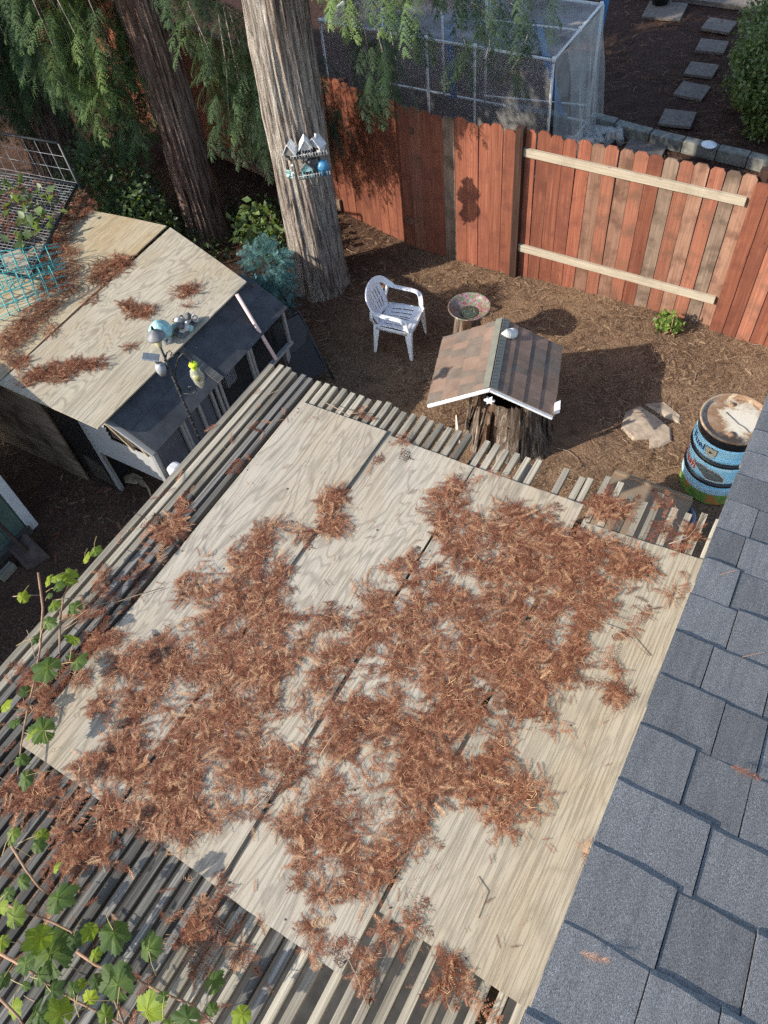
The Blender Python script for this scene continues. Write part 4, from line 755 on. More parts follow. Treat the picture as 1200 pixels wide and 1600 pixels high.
# teal tomato cages
def tomato(label, a, b_, r0_, r1_, sd):
    a = Vector(a); b_ = Vector(b_); t = thing('tomato_cage', label, 'plant cage', a, 'teal wire cages'); ax = (b_ - a).normalized(); x = ax.orthogonal().normalized(); y = ax.cross(x)
    for k in range(9):
        u = k / 8; c_ = a.lerp(b_, u); r = r0_ + (r1_ - r0_) * u; MB().tube([c_ + (x * math.cos(h) + y * math.sin(h)) * r for h in [2 * math.pi * i / 28 + sd for i in range(29)]], .0042, 5).build('hoop', [teal_m], t)
    for k in range(12):
        h = 2 * math.pi * k / 12 + sd; MB().tube([a + (x * math.cos(h) + y * math.sin(h)) * r0_ - ax * .02, b_ + (x * math.cos(h) + y * math.sin(h)) * r1_ + ax * .12], .0035, 5).build('stake', [teal_m], t)
tomato('teal wire tomato cage lying on the coop roof, its wide end nearest', (-4.28, 2.85, 1.62), (-3.88, 3.55, 1.52), .25, .13, .2)
tomato('teal wire tomato cage lying behind the other one', (-4.55, 3.05, 1.63), (-4.10, 3.75, 1.56), .24, .11, .5)

# figurines on the coop roof
t = thing('mushroom_house', 'mint roofed ceramic mushroom house on the coop roof edge', 'figurine', (-2.42, 3.42, 1.375))
cm = Vector((-2.42, 3.42, 1.37))
MB().lathe([(0, 0), (.065, 0), (.07, .015), (.058, .05), (.055, .12), (0, .12)], cm, 20).build('house', [stone_w], t)
cap = MB(); prof = [(.105, .10), (.11, .12), (.10, .15), (.075, .19), (.04, .225), (0, .24)]
V = []; n = 28
for r_, z in prof:
    for k in range(n): a = 2 * math.pi * k / n; rr_ = r_ * (1 + .07 * math.sin(a * 9)); V.append(cm + Vector((rr_ * math.cos(a), rr_ * math.sin(a), z)))
F = [(i * n + k, i * n + (k + 1) % n, (i + 1) * n + (k + 1) % n, (i + 1) * n + k) for i in range(5) for k in range(n)]; F.append(tuple(reversed(range(n))))
cap.add(V, F, True); cap.build('cap', [mint_m], t)
MB().box(cm + Vector((.05, -.02, .05)), (.02, .035, .06)).build('door', [stone_d], t)
t = thing('figurine', 'pale pebble stone figurine cluster next to the mint mushroom house', 'figurine', (-2.36, 3.55, 1.375))
q = random.Random(8)
for i in range(26):
    c_ = Vector((-2.36 + q.uniform(-.07, .08), 3.55 + i * .006 + q.uniform(-.03, .03), 1.395 + q.uniform(0, .11))); r = q.uniform(.018, .040)
    MB().lathe([(0, -r * .85), (r * .6, -r * .65), (r, 0), (r * .6, r * .65), (0, r * .85)], c_, 12, Euler((q.uniform(0, 1), q.uniform(0, 1), 0)).to_matrix()).build('pebble', [q.choice((stone_w, stone_w, stone_w, mint_m, stone_d))], t)
MB().lathe([(.028, 0), (.04, .012), (.028, .024), (.02, .012), (.028, 0)], (-2.285, 3.74, 1.44), 16, Euler((1.2, .4, 0)).to_matrix()).build('ring', [stone_w], t)
MB().box((-2.34, 3.62, 1.39), (.13, .22, .03)).build('base', [stone_d], t, bevel=.008)

# shepherd's hook with lamp, solar light and hanging trap bag
px, py = -1.752, 2.872; e1 = Vector((.8, .6, 0))
hook = thing('garden_hook', 'black shepherd hook pole with scroll arms in front of the coop', 'garden hook', (px, py, 0))
MB().tube([(px, py, 0), (px, py, 2.08)], .011, 8).build('pole', [black_m], hook)
tw = MB(); tw.tube([(px + .012 * math.cos(k * .9), py + .012 * math.sin(k * .9), .4 + k * .012) for k in range(130)], .005, 5); tw.build('twist', [black_m], hook)
def planar(L): return [Vector((px, py, 0)) + e1 * a + Vector((0, 0, z)) for a, z in L]
MB().tube(planar([(.02, 1.50), (.09, 1.47), (.14, 1.50), (.13, 1.56), (.09, 1.56), (.085, 1.52)]), .006, 6).build('scroll', [black_m], hook)
MB().tube(planar([(.02, 1.52), (.01, 1.62), (.03, 1.74), (.10, 1.88), (.15, 1.92), (.19, 1.90), (.205, 1.85), (.195, 1.815), (.17, 1.825)]), .006, 6).build('arm', [black_m], hook)
MB().tube(planar([(0, 1.74), (.06, 1.78), (.09, 1.85), (.08, 1.91), (.05, 1.90)]), .005, 6).build('scroll', [black_m], hook)
MB().tube(planar([(0, 1.88), (.03, 1.95), (.06, 1.97), (.07, 1.94), (.05, 1.92)]), .005, 6).build('scroll', [black_m], hook)
lt = thing('solar_lantern', 'grey cone capped lantern on top of the black hook pole', 'lantern', (px, py, 2.08))
MB().lathe([(0, .13), (.03, .118), (.074, .075), (.077, .065), (.03, .07), (0, .07)], (px, py, 2.06), 24).build('shade', [flat('dull grey metal', (.15, .15, .155), .5, .4, .15)], lt)
MB().lathe([(.022, -.03), (.042, .065), (.0, .065)], (px, py, 2.06), 16).build('lens', [flat('yellowish lens', (.42, .38, .22), .3, .5, .1)], lt)
MB().lathe([(0, .14), (.012, .14), (.008, .165), (0, .17)], (px, py, 2.06), 12).build('finial', [black_m], lt)
sp = thing('solar_spotlight', 'grey solar spotlight clamped beside the black hook pole', 'light', (px - .07, py - .05, 1.86))
MB().box((px - .085, py - .06, 1.93), (.13, .11, .012), Euler((-.25, .3, .6)).to_matrix()).build('solar_panel', [flat('solar cells', (.22, .25, .29), .25, .6, .25, 60)], sp, bevel=.003)
MB().lathe([(0, -.09), (.03, -.085), (.042, -.02), (.04, .05), (.0, .06)], (px - .05, py - .04, 1.80), 18, Euler((.2, .35, 0)).to_matrix()).build('lamp_head', [grey_m], sp)
MB().tube([(px - .06, py - .045, 1.86), (px - .08, py - .055, 1.925)], .012, 8).build('bracket', [grey_m], sp)
bg = thing('trap_bag', 'clear hanging fly trap bag with lime green lid', 'trap', (px + .19, py + .145, 1.75)); bc = Vector((px + .156, py + .115, 0)); BS = Matrix.Translation(bc + Vector((0, 0, 1.82))) @ Matrix.Scale(.78, 4) @ Matrix.Translation(-bc - Vector((0, 0, 1.82)))
MB().lathe([(0, 1.80), (.038, 1.80), (.046, 1.79), (.046, 1.775), (.03, 1.77), (.028, 1.735), (.036, 1.70), (0, 1.70)], bc, 20).build('lid', [lime_m], bg)
MB().tube([bc + Vector((0, 0, 1.80)), bc + Vector((0, 0, 1.82))], .003, 5).build('hanger', [black_m], bg)
gm, nt, b = new_mat('cloudy bag film', 0.25, 0.5); b.inputs['Base Color'].default_value = (.62, .62, .50, 1); b.inputs['Transmission Weight'].default_value = .55; b.inputs['IOR'].default_value = 1.1
bagV = []; n = 16
for z, rx, ry in ((1.735, .03, .03), (1.70, .055, .035), (1.64, .068, .045), (1.58, .066, .045), (1.52, .05, .03), (1.46, .022, .012), (1.435, .006, .006)):
    for k in range(n): a = 2 * math.pi * k / n; j = 1 + .10 * math.sin(a * 3 + z * 40); v_ = e1 * (rx * math.cos(a) * j) + Vector((-.6, .8, 0)) * (ry * math.sin(a) * j); bagV.append(bc + v_ + Vector((0, 0, z)))
MB().add(bagV, [(i * n + k, i * n + (k + 1) % n, (i + 1) * n + (k + 1) % n, (i + 1) * n + k) for i in range(6) for k in range(n)], True).build('bag', [gm], bg)
MB().lathe([(0, 1.57), (.045, 1.575), (.055, 1.63), (.05, 1.66), (0, 1.665)], bc, 14).build('bait', [flat('murky bait', (.32, .30, .14), .4, .5, .3, 60)], bg)
for o_ in list(bg.children):
    if o_.name.split('.')[0] in ('lid', 'bag', 'bait', 'hanger'): o_.matrix_local = Matrix.Translation(-ORG[bg.name]) @ BS @ Matrix.Translation(ORG[bg.name])
# small things near the coop
t = thing('plastic_box', 'small white rounded plastic box at the coop front corner', 'box', (-1.82, 2.56, .62)); c_ = Vector((-1.80, 2.54, .82))
MB().box(c_, (.11, .12, .13)).build('case', [flat('greyish white plastic', (.5, .51, .54), .5, .4, .06)], t, bevel=.03)
MB().lathe([(.0, 0), (.036, 0), (.036, .012), (.026, .014), (0, .004)], c_ + Vector((.045, -.045, -.02)), 18, Vector((.7, -.6, -.3)).to_track_quat('Z', 'Y').to_matrix()).build('opening', [black_m], t)
MB().box(c_ + Vector((-.03, .0, -.14)), (.04, .05, .16)).build('bracket', [grey_m], t)
pp = MB(); pp.tube([(-2.17, 4.21, 1.40), (-1.74, 4.06, .86)], .019, 12); tag(pp.build('plastic_pipe', [pink_m]), 'pinkish white plastic pipe leaning against the black lower roof', 'pipe')
t = thing('mesh_chair', 'black mesh folding chair leaning at the end of the coop', 'chair', (-1.9, 4.6, 0))
A, B_, C_, D_ = Vector((-2.12, 4.45, .84)), Vector((-1.98, 4.80, .80)), Vector((-1.70, 4.74, .10)), Vector((-1.84, 4.36, .12))
fr = MB(); fr.tube([A, B_, C_, D_, A], .014, 8); fr.build('frame', [black_m], t)
def inq(u, v_): return (A.lerp(B_, u)).lerp(D_.lerp(C_, u), v_)
nn = (B_ - A).cross(D_ - A).normalized()
up_ = [inq(.06, .03), inq(.94, .03), inq(.97, .30), inq(.75, .43), inq(.4, .48), inq(.05, .46)]; MB().prism(up_, -nn * .018).build('head_panel', [charcoal], t)
grid('mesh_seat', inq(.06, .49), inq(.94, .49) - inq(.06, .49), inq(.06, .95) - inq(.06, .49), 24, 26, .0025, charcoal, t)['kind'] = 'stuff'
MB().prism([inq(.06, .49), inq(.94, .34), inq(.94, .95), inq(.06, .95)], -nn * .004).build('sling', [flat('black sling', (.028, .03, .034), .7, .3, .3, 200)], t)
MB().tube([(-2.35, 4.98, .86), (-1.66, 4.76, .0)], .016, 8).build('leg', [black_m], t)
MB().tube([(-2.05, 4.42, .82), (-1.75, 4.28, .0)], .014, 8).build('leg', [black_m], t)
t = thing('rake_head', 'tan metal rake head lying on soil beneath the coop', 'rake', (-2.6, 2.63, 0))
MB().prism([(-2.86, 2.62, .05), (-2.80, 2.70, .05), (-2.68, 2.70, .055), (-2.62, 2.66, .05), (-2.7, 2.60, .05), (-2.8, 2.57, .05)], (0, 0, -.01)).build('socket', [tan_m], t)
for k in range(7): MB().tube([(-2.78 + k * .028, 2.64 - k * .004, .05), (-2.62 + k * .02, 2.66 - k * .008, .065), (-2.50 + k * .02, 2.60 - k * .016, .05), (-2.47 + k * .02, 2.57 - k * .016, .01)], .006, 5).build('tine', [tan_m], t)
t = thing('paddle_board', 'grey board propped inside the coop doorway', 'board', (-3.0, 2.55, 0)); MB().prism([(-3.10, 2.56, .02), (-2.90, 2.60, .02), (-2.92, 2.66, .40), (-3.06, 2.64, .42)], (0, .012, 0)).build('board', [slat_grey], t)

# green shed at the left edge with white corner board, shovel against it
shed = thing('shed', 'sage green shed with white corner board at the left edge', 'shed', (-4.2, 1.0, 0))
MB().box((-4.22, .52, .87), (1.8, 2.5, 1.70)).build('wall', [green_p], shed)
for k in range(12): MB().box((-3.312, 1.66 - k * .2 - .09, .89), (.016, .192, 1.66)).build('siding_panel', [green_p], shed)
MB().box((-3.30, 1.735, .87), (.03, .10, 1.74)).build('corner_board', [shed_white], shed, bevel=.003)
MB().box((-3.36, 1.775, .87), (.10, .012, 1.74)).build('corner_board', [shed_white], shed)
MB().prism([(-3.2, -.9, 1.72), (-3.2, 1.86, 1.72), (-4.22, 1.86, 1.88), (-4.22, -.9, 1.88)], (0, 0, .02)).build('roof', [black_sh], shed)
MB().prism([(-5.24, -.9, 1.72), (-5.24, 1.86, 1.72), (-4.224, 1.86, 1.88), (-4.224, -.9, 1.88)], (0, 0, .02)).build('roof', [black_sh], shed)
MB().box((-3.29, .6, .05), (.04, 2.2, .1)).build('skirt_board', [slat_grey], shed)
t = thing('shovel', 'rusty square shovel leaning on the green shed wall', 'shovel', (-3.05, 1.45, 0))
Bc = [Vector((-3.15, 1.58, .22)), Vector((-3.16, 1.37, .20)), Vector((-2.98, 1.33, .012)), Vector((-2.88, 1.54, .012))]
bl = MB(); n = 6; V = []
for j in range(n + 1):
    for i in range(n + 1): u = i / n; w_ = j / n; V.append(Bc[0].lerp(Bc[1], u).lerp(Bc[3].lerp(Bc[2], u), w_) + Vector((.6, .1, .7)) * (-.02 * math.sin(math.pi * u) + (.02 if i in (0, n) else 0)))
bl.add(V, [(j * (n + 1) + i, j * (n + 1) + i + 1, (j + 1) * (n + 1) + i + 1, (j + 1) * (n + 1) + i) for j in range(n) for i in range(n)], True); bl.build('blade', [rust_m], t, solid=.006)
MB().tube([(-3.05, 1.46, .12), (-3.155, 1.475, .22), (-3.22, 1.48, .42), (-3.265, 1.5, .9)], [.022, .024, .017, .016], 10).build('handle', [flat('dark shovel handle', (.05, .032, .026), .7, .3, .3)], t)
tag(MB().box((-3.12, 1.22, .05), (.07, .18, .08)).build('wood_block', [slat_pale], bevel=.006), 'short pale wood block on the soil by the shed', 'wood block')

# ================================================================ roofed stump shelter
sh = thing('stump_shelter', 'old stump under a small brown shingled gable roof with white trim', 'stump shelter', (.36, 4.85, 0))
A0 = Vector((.352, 4.450, 0)); ax = Vector((-.305, .952, 0)); pr = Vector((.952, .305, 0)); zr, ze, hw, Lr = 1.005, .715, .575, .92
def rf(s, l, side, up=0.0): # s: 0 ridge..1 eave
    nrm_ = (pr * side * (zr - ze) + Vector((0, 0, hw))).normalized(); return A0 + ax * l + pr * (side * hw * s) + Vector((0, 0, zr + (ze - zr) * s)) + nrm_ * up
q = random.Random(17)
for side in (-1, 1):
    nr_ = (pr * side * (zr - ze) + Vector((0, 0, hw))).normalized()
    MB().prism([rf(0, 0, side), rf(1, 0, side), rf(1, Lr, side), rf(0, Lr, side)], -nr_ * .02).build('roof_board', [white_p], sh)
    for cidx in range(4):
        s0, s1 = cidx / 4, (cidx + 1) / 4 + .012; l = 0.003; 
        while l < Lr - .005:
            l2 = min(Lr - .003, l + q.choice((.10, .13, .17, .21, .08))); nr_l = .004 + .007
            P = [rf(max(0, s0 - .03), l, side, .004), rf(s1 + q.uniform(-.004, .004), l, side, .013), rf(s1 + q.uniform(-.004, .004), l2 - .0015, side, .013), rf(max(0, s0 - .03), l2 - .0015, side, .004)]
            MB().prism(P, -nr_ * .0065).build('shingle', [q.choice(brown_sh if side < 0 else brown_sh)], sh); l = l2
    MB().bar(rf(0, -.012, side, -.012), rf(1, -.012, side, -.012), .018, .022, nr_).build('gable_trim', [shed_white], sh)
    rc = MB(); rc.prism([rf(-.005, -.004, side, .02), rf(.10, -.004, side, .018), rf(.10, Lr + .004, side, .018), rf(-.005, Lr + .004, side, .02)], -nr_ * .004); rc.build('ridge_cap', [flat('olive drip edge', (.165, .165, .135), .6, .4, .12, 12)], sh)
    for k in range(40):
        l = (k + .5) / 40 * Lr
        if side > 0: MB().box(rf(.012, l, side, .0215), (.005, .010, .003), Matrix((pr, ax, Vector((0, 0, 1)))).transposed()).build('cap_nail', [dark_m], sh) if k % 2 == 0 else None
# stump trunk
V, T = trunk_bm(.40, 4.86, .33, .27, .66, .13, 41, (0, 0), 90, 50); bulk('trunk', V, T, stump_m, sh, smooth=True)
q = np.random.RandomState(5); mb = MB()
for k in range(34):
    a = q.uniform(2.6, 6.6); r = .34 + q.uniform(0, .10); h = q.uniform(.15, .7); p = Vector((.40 + r * math.cos(a), 4.86 + r * math.sin(a), q.uniform(.02, .1))); tn_ = Vector((-math.sin(a), math.cos(a), 0)); ou = Vector((math.cos(a), math.sin(a), 0))
    w_ = q.uniform(.015, .035); mb.prism([p - tn_ * w_, p + tn_ * w_, p + tn_ * w_ * .7 - ou * .06 + Vector((0, 0, h)), p - tn_ * w_ * .5 - ou * .06 + Vector((0, 0, h * 1.05))], ou * .018)
mb.build('bark_flakes', [stump_m], sh)['kind'] = 'stuff'
star = MB(); cs = A0 + ax * -.02 + Vector((0, 0, .86)); up = Vector((0, 0, 1)); pts = []
for k in range(12): a = math.pi * k / 6; r = .05 if k % 2 == 0 else .026; pts.append(cs + pr * (r * math.cos(a)) + up * (r * math.sin(a)))
star.prism(pts, ax * .02).build('star', [white_m], sh)
# scallop shell on the ridge
t = thing('scallop_shell', 'white scallop shell on the ridge of the stump roof', 'shell', tuple(rf(.1, .75, 1, .03))); cs = rf(.14, .74, 1, .025); V = []; F = []; n = 22; ez = (pr * (zr - ze) + Vector((0, 0, hw))).normalized(); ex = (ax * -.75 + pr * .65).normalized(); ex = (ex - ez * ex.dot(ez)).normalized(); ey = ez.cross(ex)
for j in range(7):
    r = .105 * j / 6
    for i in range(n + 1):
        a = -1.25 + 2.5 * i / n; V.append(cs - ex * .05 + (ex * math.cos(a) + ey * math.sin(a)) * r + ez * (.034 * math.sin(math.pi * min(1, .12 + j / 6.6)) + .005 * math.cos(i * math.pi) * j / 6))
F = [(j * (n + 1) + i, j * (n + 1) + i + 1, (j + 1) * (n + 1) + i + 1, (j + 1) * (n + 1) + i) for j in range(6) for i in range(n)]
MB().add(V, F, True).build('shell', [flat('shell', (.66, .63, .56), .6, .4, .1, 40)], t, solid=.004)
tag(MB().prism([rf(.99, .02, 1, .0) + pr * .01, rf(.99, .02, 1, .0) + pr * .06 + ax * .03, rf(.99, .02, 1, .0) + pr * .055 + ax * .14, rf(.99, .02, 1, 0) + pr * .005 + ax * .1], (0, 0, .05)).build('shell_ornament', [white_m]), 'white ornament at the right eave corner of the stump roof', 'ornament')
tag(MB().tube([(-.02, 4.53, .02), (-.035, 4.55, .16), (-.05, 4.57, .34), (.0, 4.50, .20), (.05, 4.46, .03)], [.014, .016, .010, .014, .010], 7).build('branch', [bone_m]), 'bleached forked branch leaning on the left of the stump', 'branch')
tag(MB().lathe([(0, 0), (.06, 0), (.07, .03), (.065, .05), (.0, .055)], (1.105, 2.70, 2.16), 16).build('red_cup', [red_m]), 'red plastic cup wedged behind the broken slat end', 'cup')
tag(MB().lathe([(0, 0), (.05, 0), (.045, 2.12), (0, 2.12)], (1.105, 2.72, 0.03), 12).build('pole', [stump_m]), 'bark covered pole rising under the broken slat end', 'pole')

# bird bath
t = thing('bird_bath', 'mosaic glass bird bath bowl resting on a short wooden stump', 'bird bath', (-.56, 5.83, 0)); bc = Vector((-.515, 5.79, .50))
mo, nt, b = new_mat('mosaic glass', .25, .6); v = coords(nt, shift=False); vo = N(nt, 'TexVoronoi'); vo.inputs['Scale'].default_value = 55; nt.links.new(v, vo.inputs['Vector']); sc = N(nt, 'SeparateColor'); nt.links.new(vo.outputs['Color'], sc.inputs[0]); g = noise(nt, v, 7, 3); f = math_(nt, 'ADD', math_(nt, 'MULTIPLY', sc.outputs[0], .55), math_(nt, 'MULTIPLY', g, .5))
nt.links.new(ramp(nt, f, [(.18, (.09, .02, .03)), (.34, (.22, .075, .09)), (.44, (.26, .20, .22)), (.54, (.07, .16, .065)), (.66, (.21, .075, .075)), (.78, (.13, .20, .10)), (.9, (.06, .07, .10))]), b.inputs['Base Color'])
MB().lathe([(0, .012), (.06, .014), (.13, .035), (.195, .085), (.212, .105), (.222, .108), (.226, .10), (.20, .075), (.13, .02), (.06, 0), (0, 0)], bc, 48).build('bowl', [mo], t)
V, T = trunk_bm(-.56, 5.83, .15, .12, .51, .05, 61, (0, 0), 40, 20); bulk('pedestal', V, T, stump_m, t, smooth=True)
ws = MB(); ws.lathe([(0, .022), (.10, .030), (.095, .032), (0, .028)], bc, 30); wm, nt, b = new_mat('water film', .05, .5); b.inputs['Base Color'].default_value = (.35, .4, .3, 1); b.inputs['Transmission Weight'].default_value = .9; ws.build('water', [wm], t)
tag(MB().tube([(-.80, 6.02, .01), (-.66, 5.95, .2), (-.62, 5.92, .34)], [.04, .05, .02], 7).build('dry_branch', [flat('orange rotten wood', (.33, .17, .06), .9, .1, .4, 18, .8)]), 'orange rotted wood chunk leaning on the bird bath stump', 'wood')

# white monobloc chair
ch = thing('garden_chair', 'white plastic garden armchair standing on bare soil', 'chair', (-1.275, 5.57, 0)); cr, sr_ = math.cos(R(8)), math.sin(R(8))
def L3(x, y, z): return Vector((-1.275 + x * cr - y * sr_, 5.57 + x * sr_ + y * cr, z))
def panel(name, nu, nv, fn, holes, th=.009):
    V = [fn(i / nu, j / nv) for j in range(nv + 1) for i in range(nu + 1)]
    F = [(j * (nu + 1) + i, j * (nu + 1) + i + 1, (j + 1) * (nu + 1) + i + 1, (j + 1) * (nu + 1) + i) for j in range(nv) for i in range(nu) if not holes(i, j)]
    return MB().add(V, F, True).build(name, [white_m], ch, solid=th)
def seat_f(u, v_):
    x = -.20 + .46 * u; hw_ = .235 - .03 * (1 - u); y = (v_ - .5) * 2 * hw_; z = .415 + .02 * (abs(v_ - .5) * 2) ** 2.5 + .018 * math.sin(math.pi * min(1, u * 1.1)) - .03 * (1 - u) - (.045 * max(0, (u - .9) / .1) ** 2)
    return L3(x, y, z)
panel('seat', 30, 27, seat_f, lambda i, j: j in (4, 8, 12, 14, 18, 22) and (6 <= i <= 13 or 15 <= i <= 23))
def back_f(u, v_):
    hw_ = .150 + .055 * math.sin(math.pi * min(1, v_ * .75 + .12)); y = (u - .5) * 2 * hw_
    return L3(-.175 - .12 * v_ - .035 * (1 - (2 * u - 1) ** 2), y, .41 + .37 * v_)
panel('backrest', 25, 24, back_f, lambda i, j: (i in (4, 7, 10, 14, 17, 20)) and (3 <= j <= 10 or 12 <= j <= 19) or (j > 21 and (i < 3 or i > 21)))
def sweep(name, pts, w, th, wdir):
    """rounded strip through control points (Catmull-Rom)"""
    P = [Vector(p) for p in pts]; out = []; m = len(P)
    for i in range(m - 1):
        p0, p1, p2, p3 = P[max(i - 1, 0)], P[i], P[i + 1], P[min(i + 2, m - 1)]
        for k in range(6):
            t_ = k / 6; out.append(.5 * ((2 * p1) + (p2 - p0) * t_ + (2 * p0 - 5 * p1 + 4 * p2 - p3) * t_ * t_ + (3 * p1 - p0 - 3 * p2 + p3) * t_ ** 3))
    out.append(P[-1]); wv = []; tv = []
    for i, p in enumerate(out):
        tg = (out[min(i + 1, len(out) - 1)] - out[max(i - 1, 0)]).normalized(); wd_ = wdir(i / (len(out) - 1)); wd_ = (wd_ - tg * wd_.dot(tg)).normalized(); ww = w(i / (len(out) - 1)) if callable(w) else w
        wv.append(wd_ * ww / 2); tv.append(tg.cross(wd_).normalized() * th / 2)
    return MB().strip([L3(*p) for p in out], [Vector((v_.x * cr - v_.y * sr_, v_.x * sr_ + v_.y * cr, v_.z)) for v_ in wv], [Vector((v_.x * cr - v_.y * sr_, v_.x * sr_ + v_.y * cr, v_.z)) for v_ in tv]).build(name, [white_m], ch, bevel=.004)
for s in (-1, 1):
    sweep('armrest', [(.235, s * .24, .40), (.225, s * .262, .53), (.195, s * .272, .605), (.12, s * .277, .628), (-.02, s * .277, .632), (-.14, s * .272, .645)], .058, .016, lambda t_: Vector((1, 0, 0)).lerp(Vector((0, 1, 0)), min(1, max(0, (t_ - .22) / .22))))
sweep('back_rim', [(-.13, -.272, .644), (-.20, -.262, .69), (-.262, -.215, .765), (-.298, -.11, .815), (-.308, 0, .826), (-.298, .11, .815), (-.262, .215, .765), (-.20, .262, .69), (-.13, .272, .644)], lambda t_: .058 + .03 * math.sin(math.pi * t_), .016, lambda t_: Vector((-.25, 0, 1)).lerp(Vector((0, 1, .2)), abs(2 * t_ - 1) ** 3) if t_ > .5 else Vector((-.25, 0, 1)).lerp(Vector((0, 1, -.2)) * -1, abs(2 * t_ - 1) ** 3))
for s in (-1, 1):
    MB().strip([L3(-.20, s * .20, .40), L3(-.235, s * .225, .5), L3(-.20, s * .262, .66)], [Vector((.02, 0, 0))] * 3, [Vector((0, .007, 0))] * 3).build('back_strut', [white_m], ch)
    for x0, x1, y0, y1 in ((.235, .265, .235, .262), (-.175, -.225, .215, .25)):
        a, b_ = L3(x0, s * y0, .425), L3(x1, s * y1, .0); fx_ = L3(1, 0, 0) - L3(0, 0, 0); fy_ = L3(0, 1, 0) - L3(0, 0, 0)
        mb = MB(); mb.strip([a, a.lerp(b_, .45), b_], [fx_ * .042, fx_ * .030, fx_ * .018], [fy_ * .006] * 3)
        mb.strip([a + fx_ * (.038 if x0 > 0 else -.038) - fy_ * s * .025, a.lerp(b_, .45) + fx_ * (.026 if x0 > 0 else -.026) - fy_ * s * .018, b_ + fx_ * (.014 if x0 > 0 else -.014) - fy_ * s * .012], [fy_ * .030, fy_ * .022, fy_ * .013], [fx_ * .006] * 3)
        mb.build('leg', [white_m], ch, bevel=.003)
    MB().strip([L3(-.19, s * .225, .395), L3(.0, s * .238, .40), L3(.23, s * .24, .395)], [Vector((0, 0, .026))] * 3, [Vector((0, .005, 0))] * 3).build('apron', [white_m], ch)
MB().strip([L3(.262, -.235, .385), L3(.272, 0, .385), L3(.262, .235, .385)], [Vector((0, 0, .03))] * 3, [Vector((.005, 0, 0))] * 3).build('apron', [white_m], ch)

ch.scale = (.89, .89, .89); ch.location = (-1.285, 5.565, 0)
# ================================================================ printed steel drum
dr = thing('steel_drum', 'sky blue printed steel drum with rusty white lid by the roof', 'drum', (2.335, 5.12, 0)); dc = Vector((2.335, 5.12, 0)); DR = .287
rust, nt, b = new_mat('rusty white lid', .6, .4); v = coords(nt, shift=False); g = noise(nt, v, 7, 7, .7, .5); g2 = noise(nt, v, 60, 4)
sx = N(nt, 'SeparateXYZ'); tcn = N(nt, 'TexCoord'); nt.links.new(tcn.outputs['Object'], sx.inputs[0])
ln = N(nt, 'VectorMath', operation='LENGTH'); cx = N(nt, 'CombineXYZ'); nt.links.new(math_(nt, 'SUBTRACT', sx.outputs[0], .05), cx.inputs[0]); nt.links.new(math_(nt, 'SUBTRACT', sx.outputs[1], .02), cx.inputs[1]); nt.links.new(cx.outputs[0], ln.inputs[0])
f = math_(nt, 'ADD', math_(nt, 'MULTIPLY', ln.outputs['Value'], 2.6), math_(nt, 'MULTIPLY_ADD', g, 1.5, -.78)); f = math_(nt, 'ADD', f, math_(nt, 'MULTIPLY_ADD', g2, .3, -.15))
nt.links.new(ramp(nt, f, [(.28, (.52, .47, .38)), (.44, (.40, .32, .22)), (.56, (.19, .10, .05)), (.78, (.27, .185, .12)), (1.0, (.38, .31, .235))]), b.inputs['Base Color']); bump(nt, b, g2, .3, .004)
sky_b, nt, b = new_mat('sky print', .5, .3); v = coords(nt, (1, 1, 3), shift=False); g = noise(nt, v, 3.2, 4)
nt.links.new(ramp(nt, g, [(.35, (.24, .56, .76)), (.6, (.36, .66, .80)), (.75, (.58, .78, .84))]), b.inputs['Base Color'])
grass_b, nt, b = new_mat('meadow print', .5, .3); v = coords(nt, shift=False); g = noise(nt, v, 14, 4); g2 = noise(nt, v, 9, 3)
gc = ramp(nt, g, [(.3, (.06, .16, .03)), (.55, (.15, .27, .06)), (.8, (.36, .42, .14))]); nt.links.new(mixc(nt, ramp(nt, g2, [(.54, (0, 0, 0)), (.60, (1, 1, 1))]), gc, (.38, .16, .05)), b.inputs['Base Color'])
cloud_b = flat('pale cloud print', (.34, .48, .54), .6, .2, .12, 9)
blk = flat('black drum band', (.012, .013, .016), .35, .5, .2)
def ring(name, z0, z1, m, r=DR, bulge=0):
    pr_ = [(r - .004, z0), (r, z0 + .002)] + [(r + bulge * math.sin(math.pi * k / 6), z0 + (z1 - z0) * k / 6) for k in range(1, 6)] + [(r, z1 - .002), (r - .004, z1)]
    return MB().lathe(pr_, dc, 64).build(name, [m], dr)
ring('meadow_panel', .012, .155, grass_b); ring('cloud_panel', .155, .205, cloud_b); ring('sky_panel', .205, .265, sky_b)
for k, z in enumerate((.17, .195, .22)): ring('rib', z - .007, z + .007, cloud_b, DR + .001, .007)
ring('hoop', .265, .325, blk, DR, .016); ring('sky_panel', .325, .53, sky_b); ring('hoop', .53, .59, blk, DR, .016); ring('sky_panel', .59, .765, sky_b)
for z in (.62, .645): ring('rib', z - .006, z + .006, sky_b, DR + .001, .006)
ring('top_band', .765, .865, blk, DR, .003)
MB().lathe([(0, .842), (.05, .844), (.15, .842), (.25, .846), (.268, .842), (.272, .872), (.280, .882), (.291, .880), (.294, .870), (.290, .858), (.287, .855)], dc, 64).build('lid', [rust], dr)
lx = flat('rusty bung', (.26, .15, .09), .6, .4, .3, 40)
for (x_, y_, r_) in ((.02, -.17, .034), (-.07, .17, .024)):
    MB().lathe([(0, .012), (r_ * .6, .012), (r_ * .65, .006), (r_, .012), (r_, 0)], dc + Vector((x_, y_, .842)), 18).build('bung', [lx], dr)
MB().tube([dc + Vector((x_, y_, .852)) for x_, y_ in ((-.10, .06), (-.04, .02), (.03, -.03), (.09, -.05), (.14, -.09))], .0025, 5).build('wire', [black_m], dr)
MB().lathe([(0, 0), (.28, 0), (.287, .014), (.27, .02)], dc, 48).build('bottom_rim', [blk], dr)
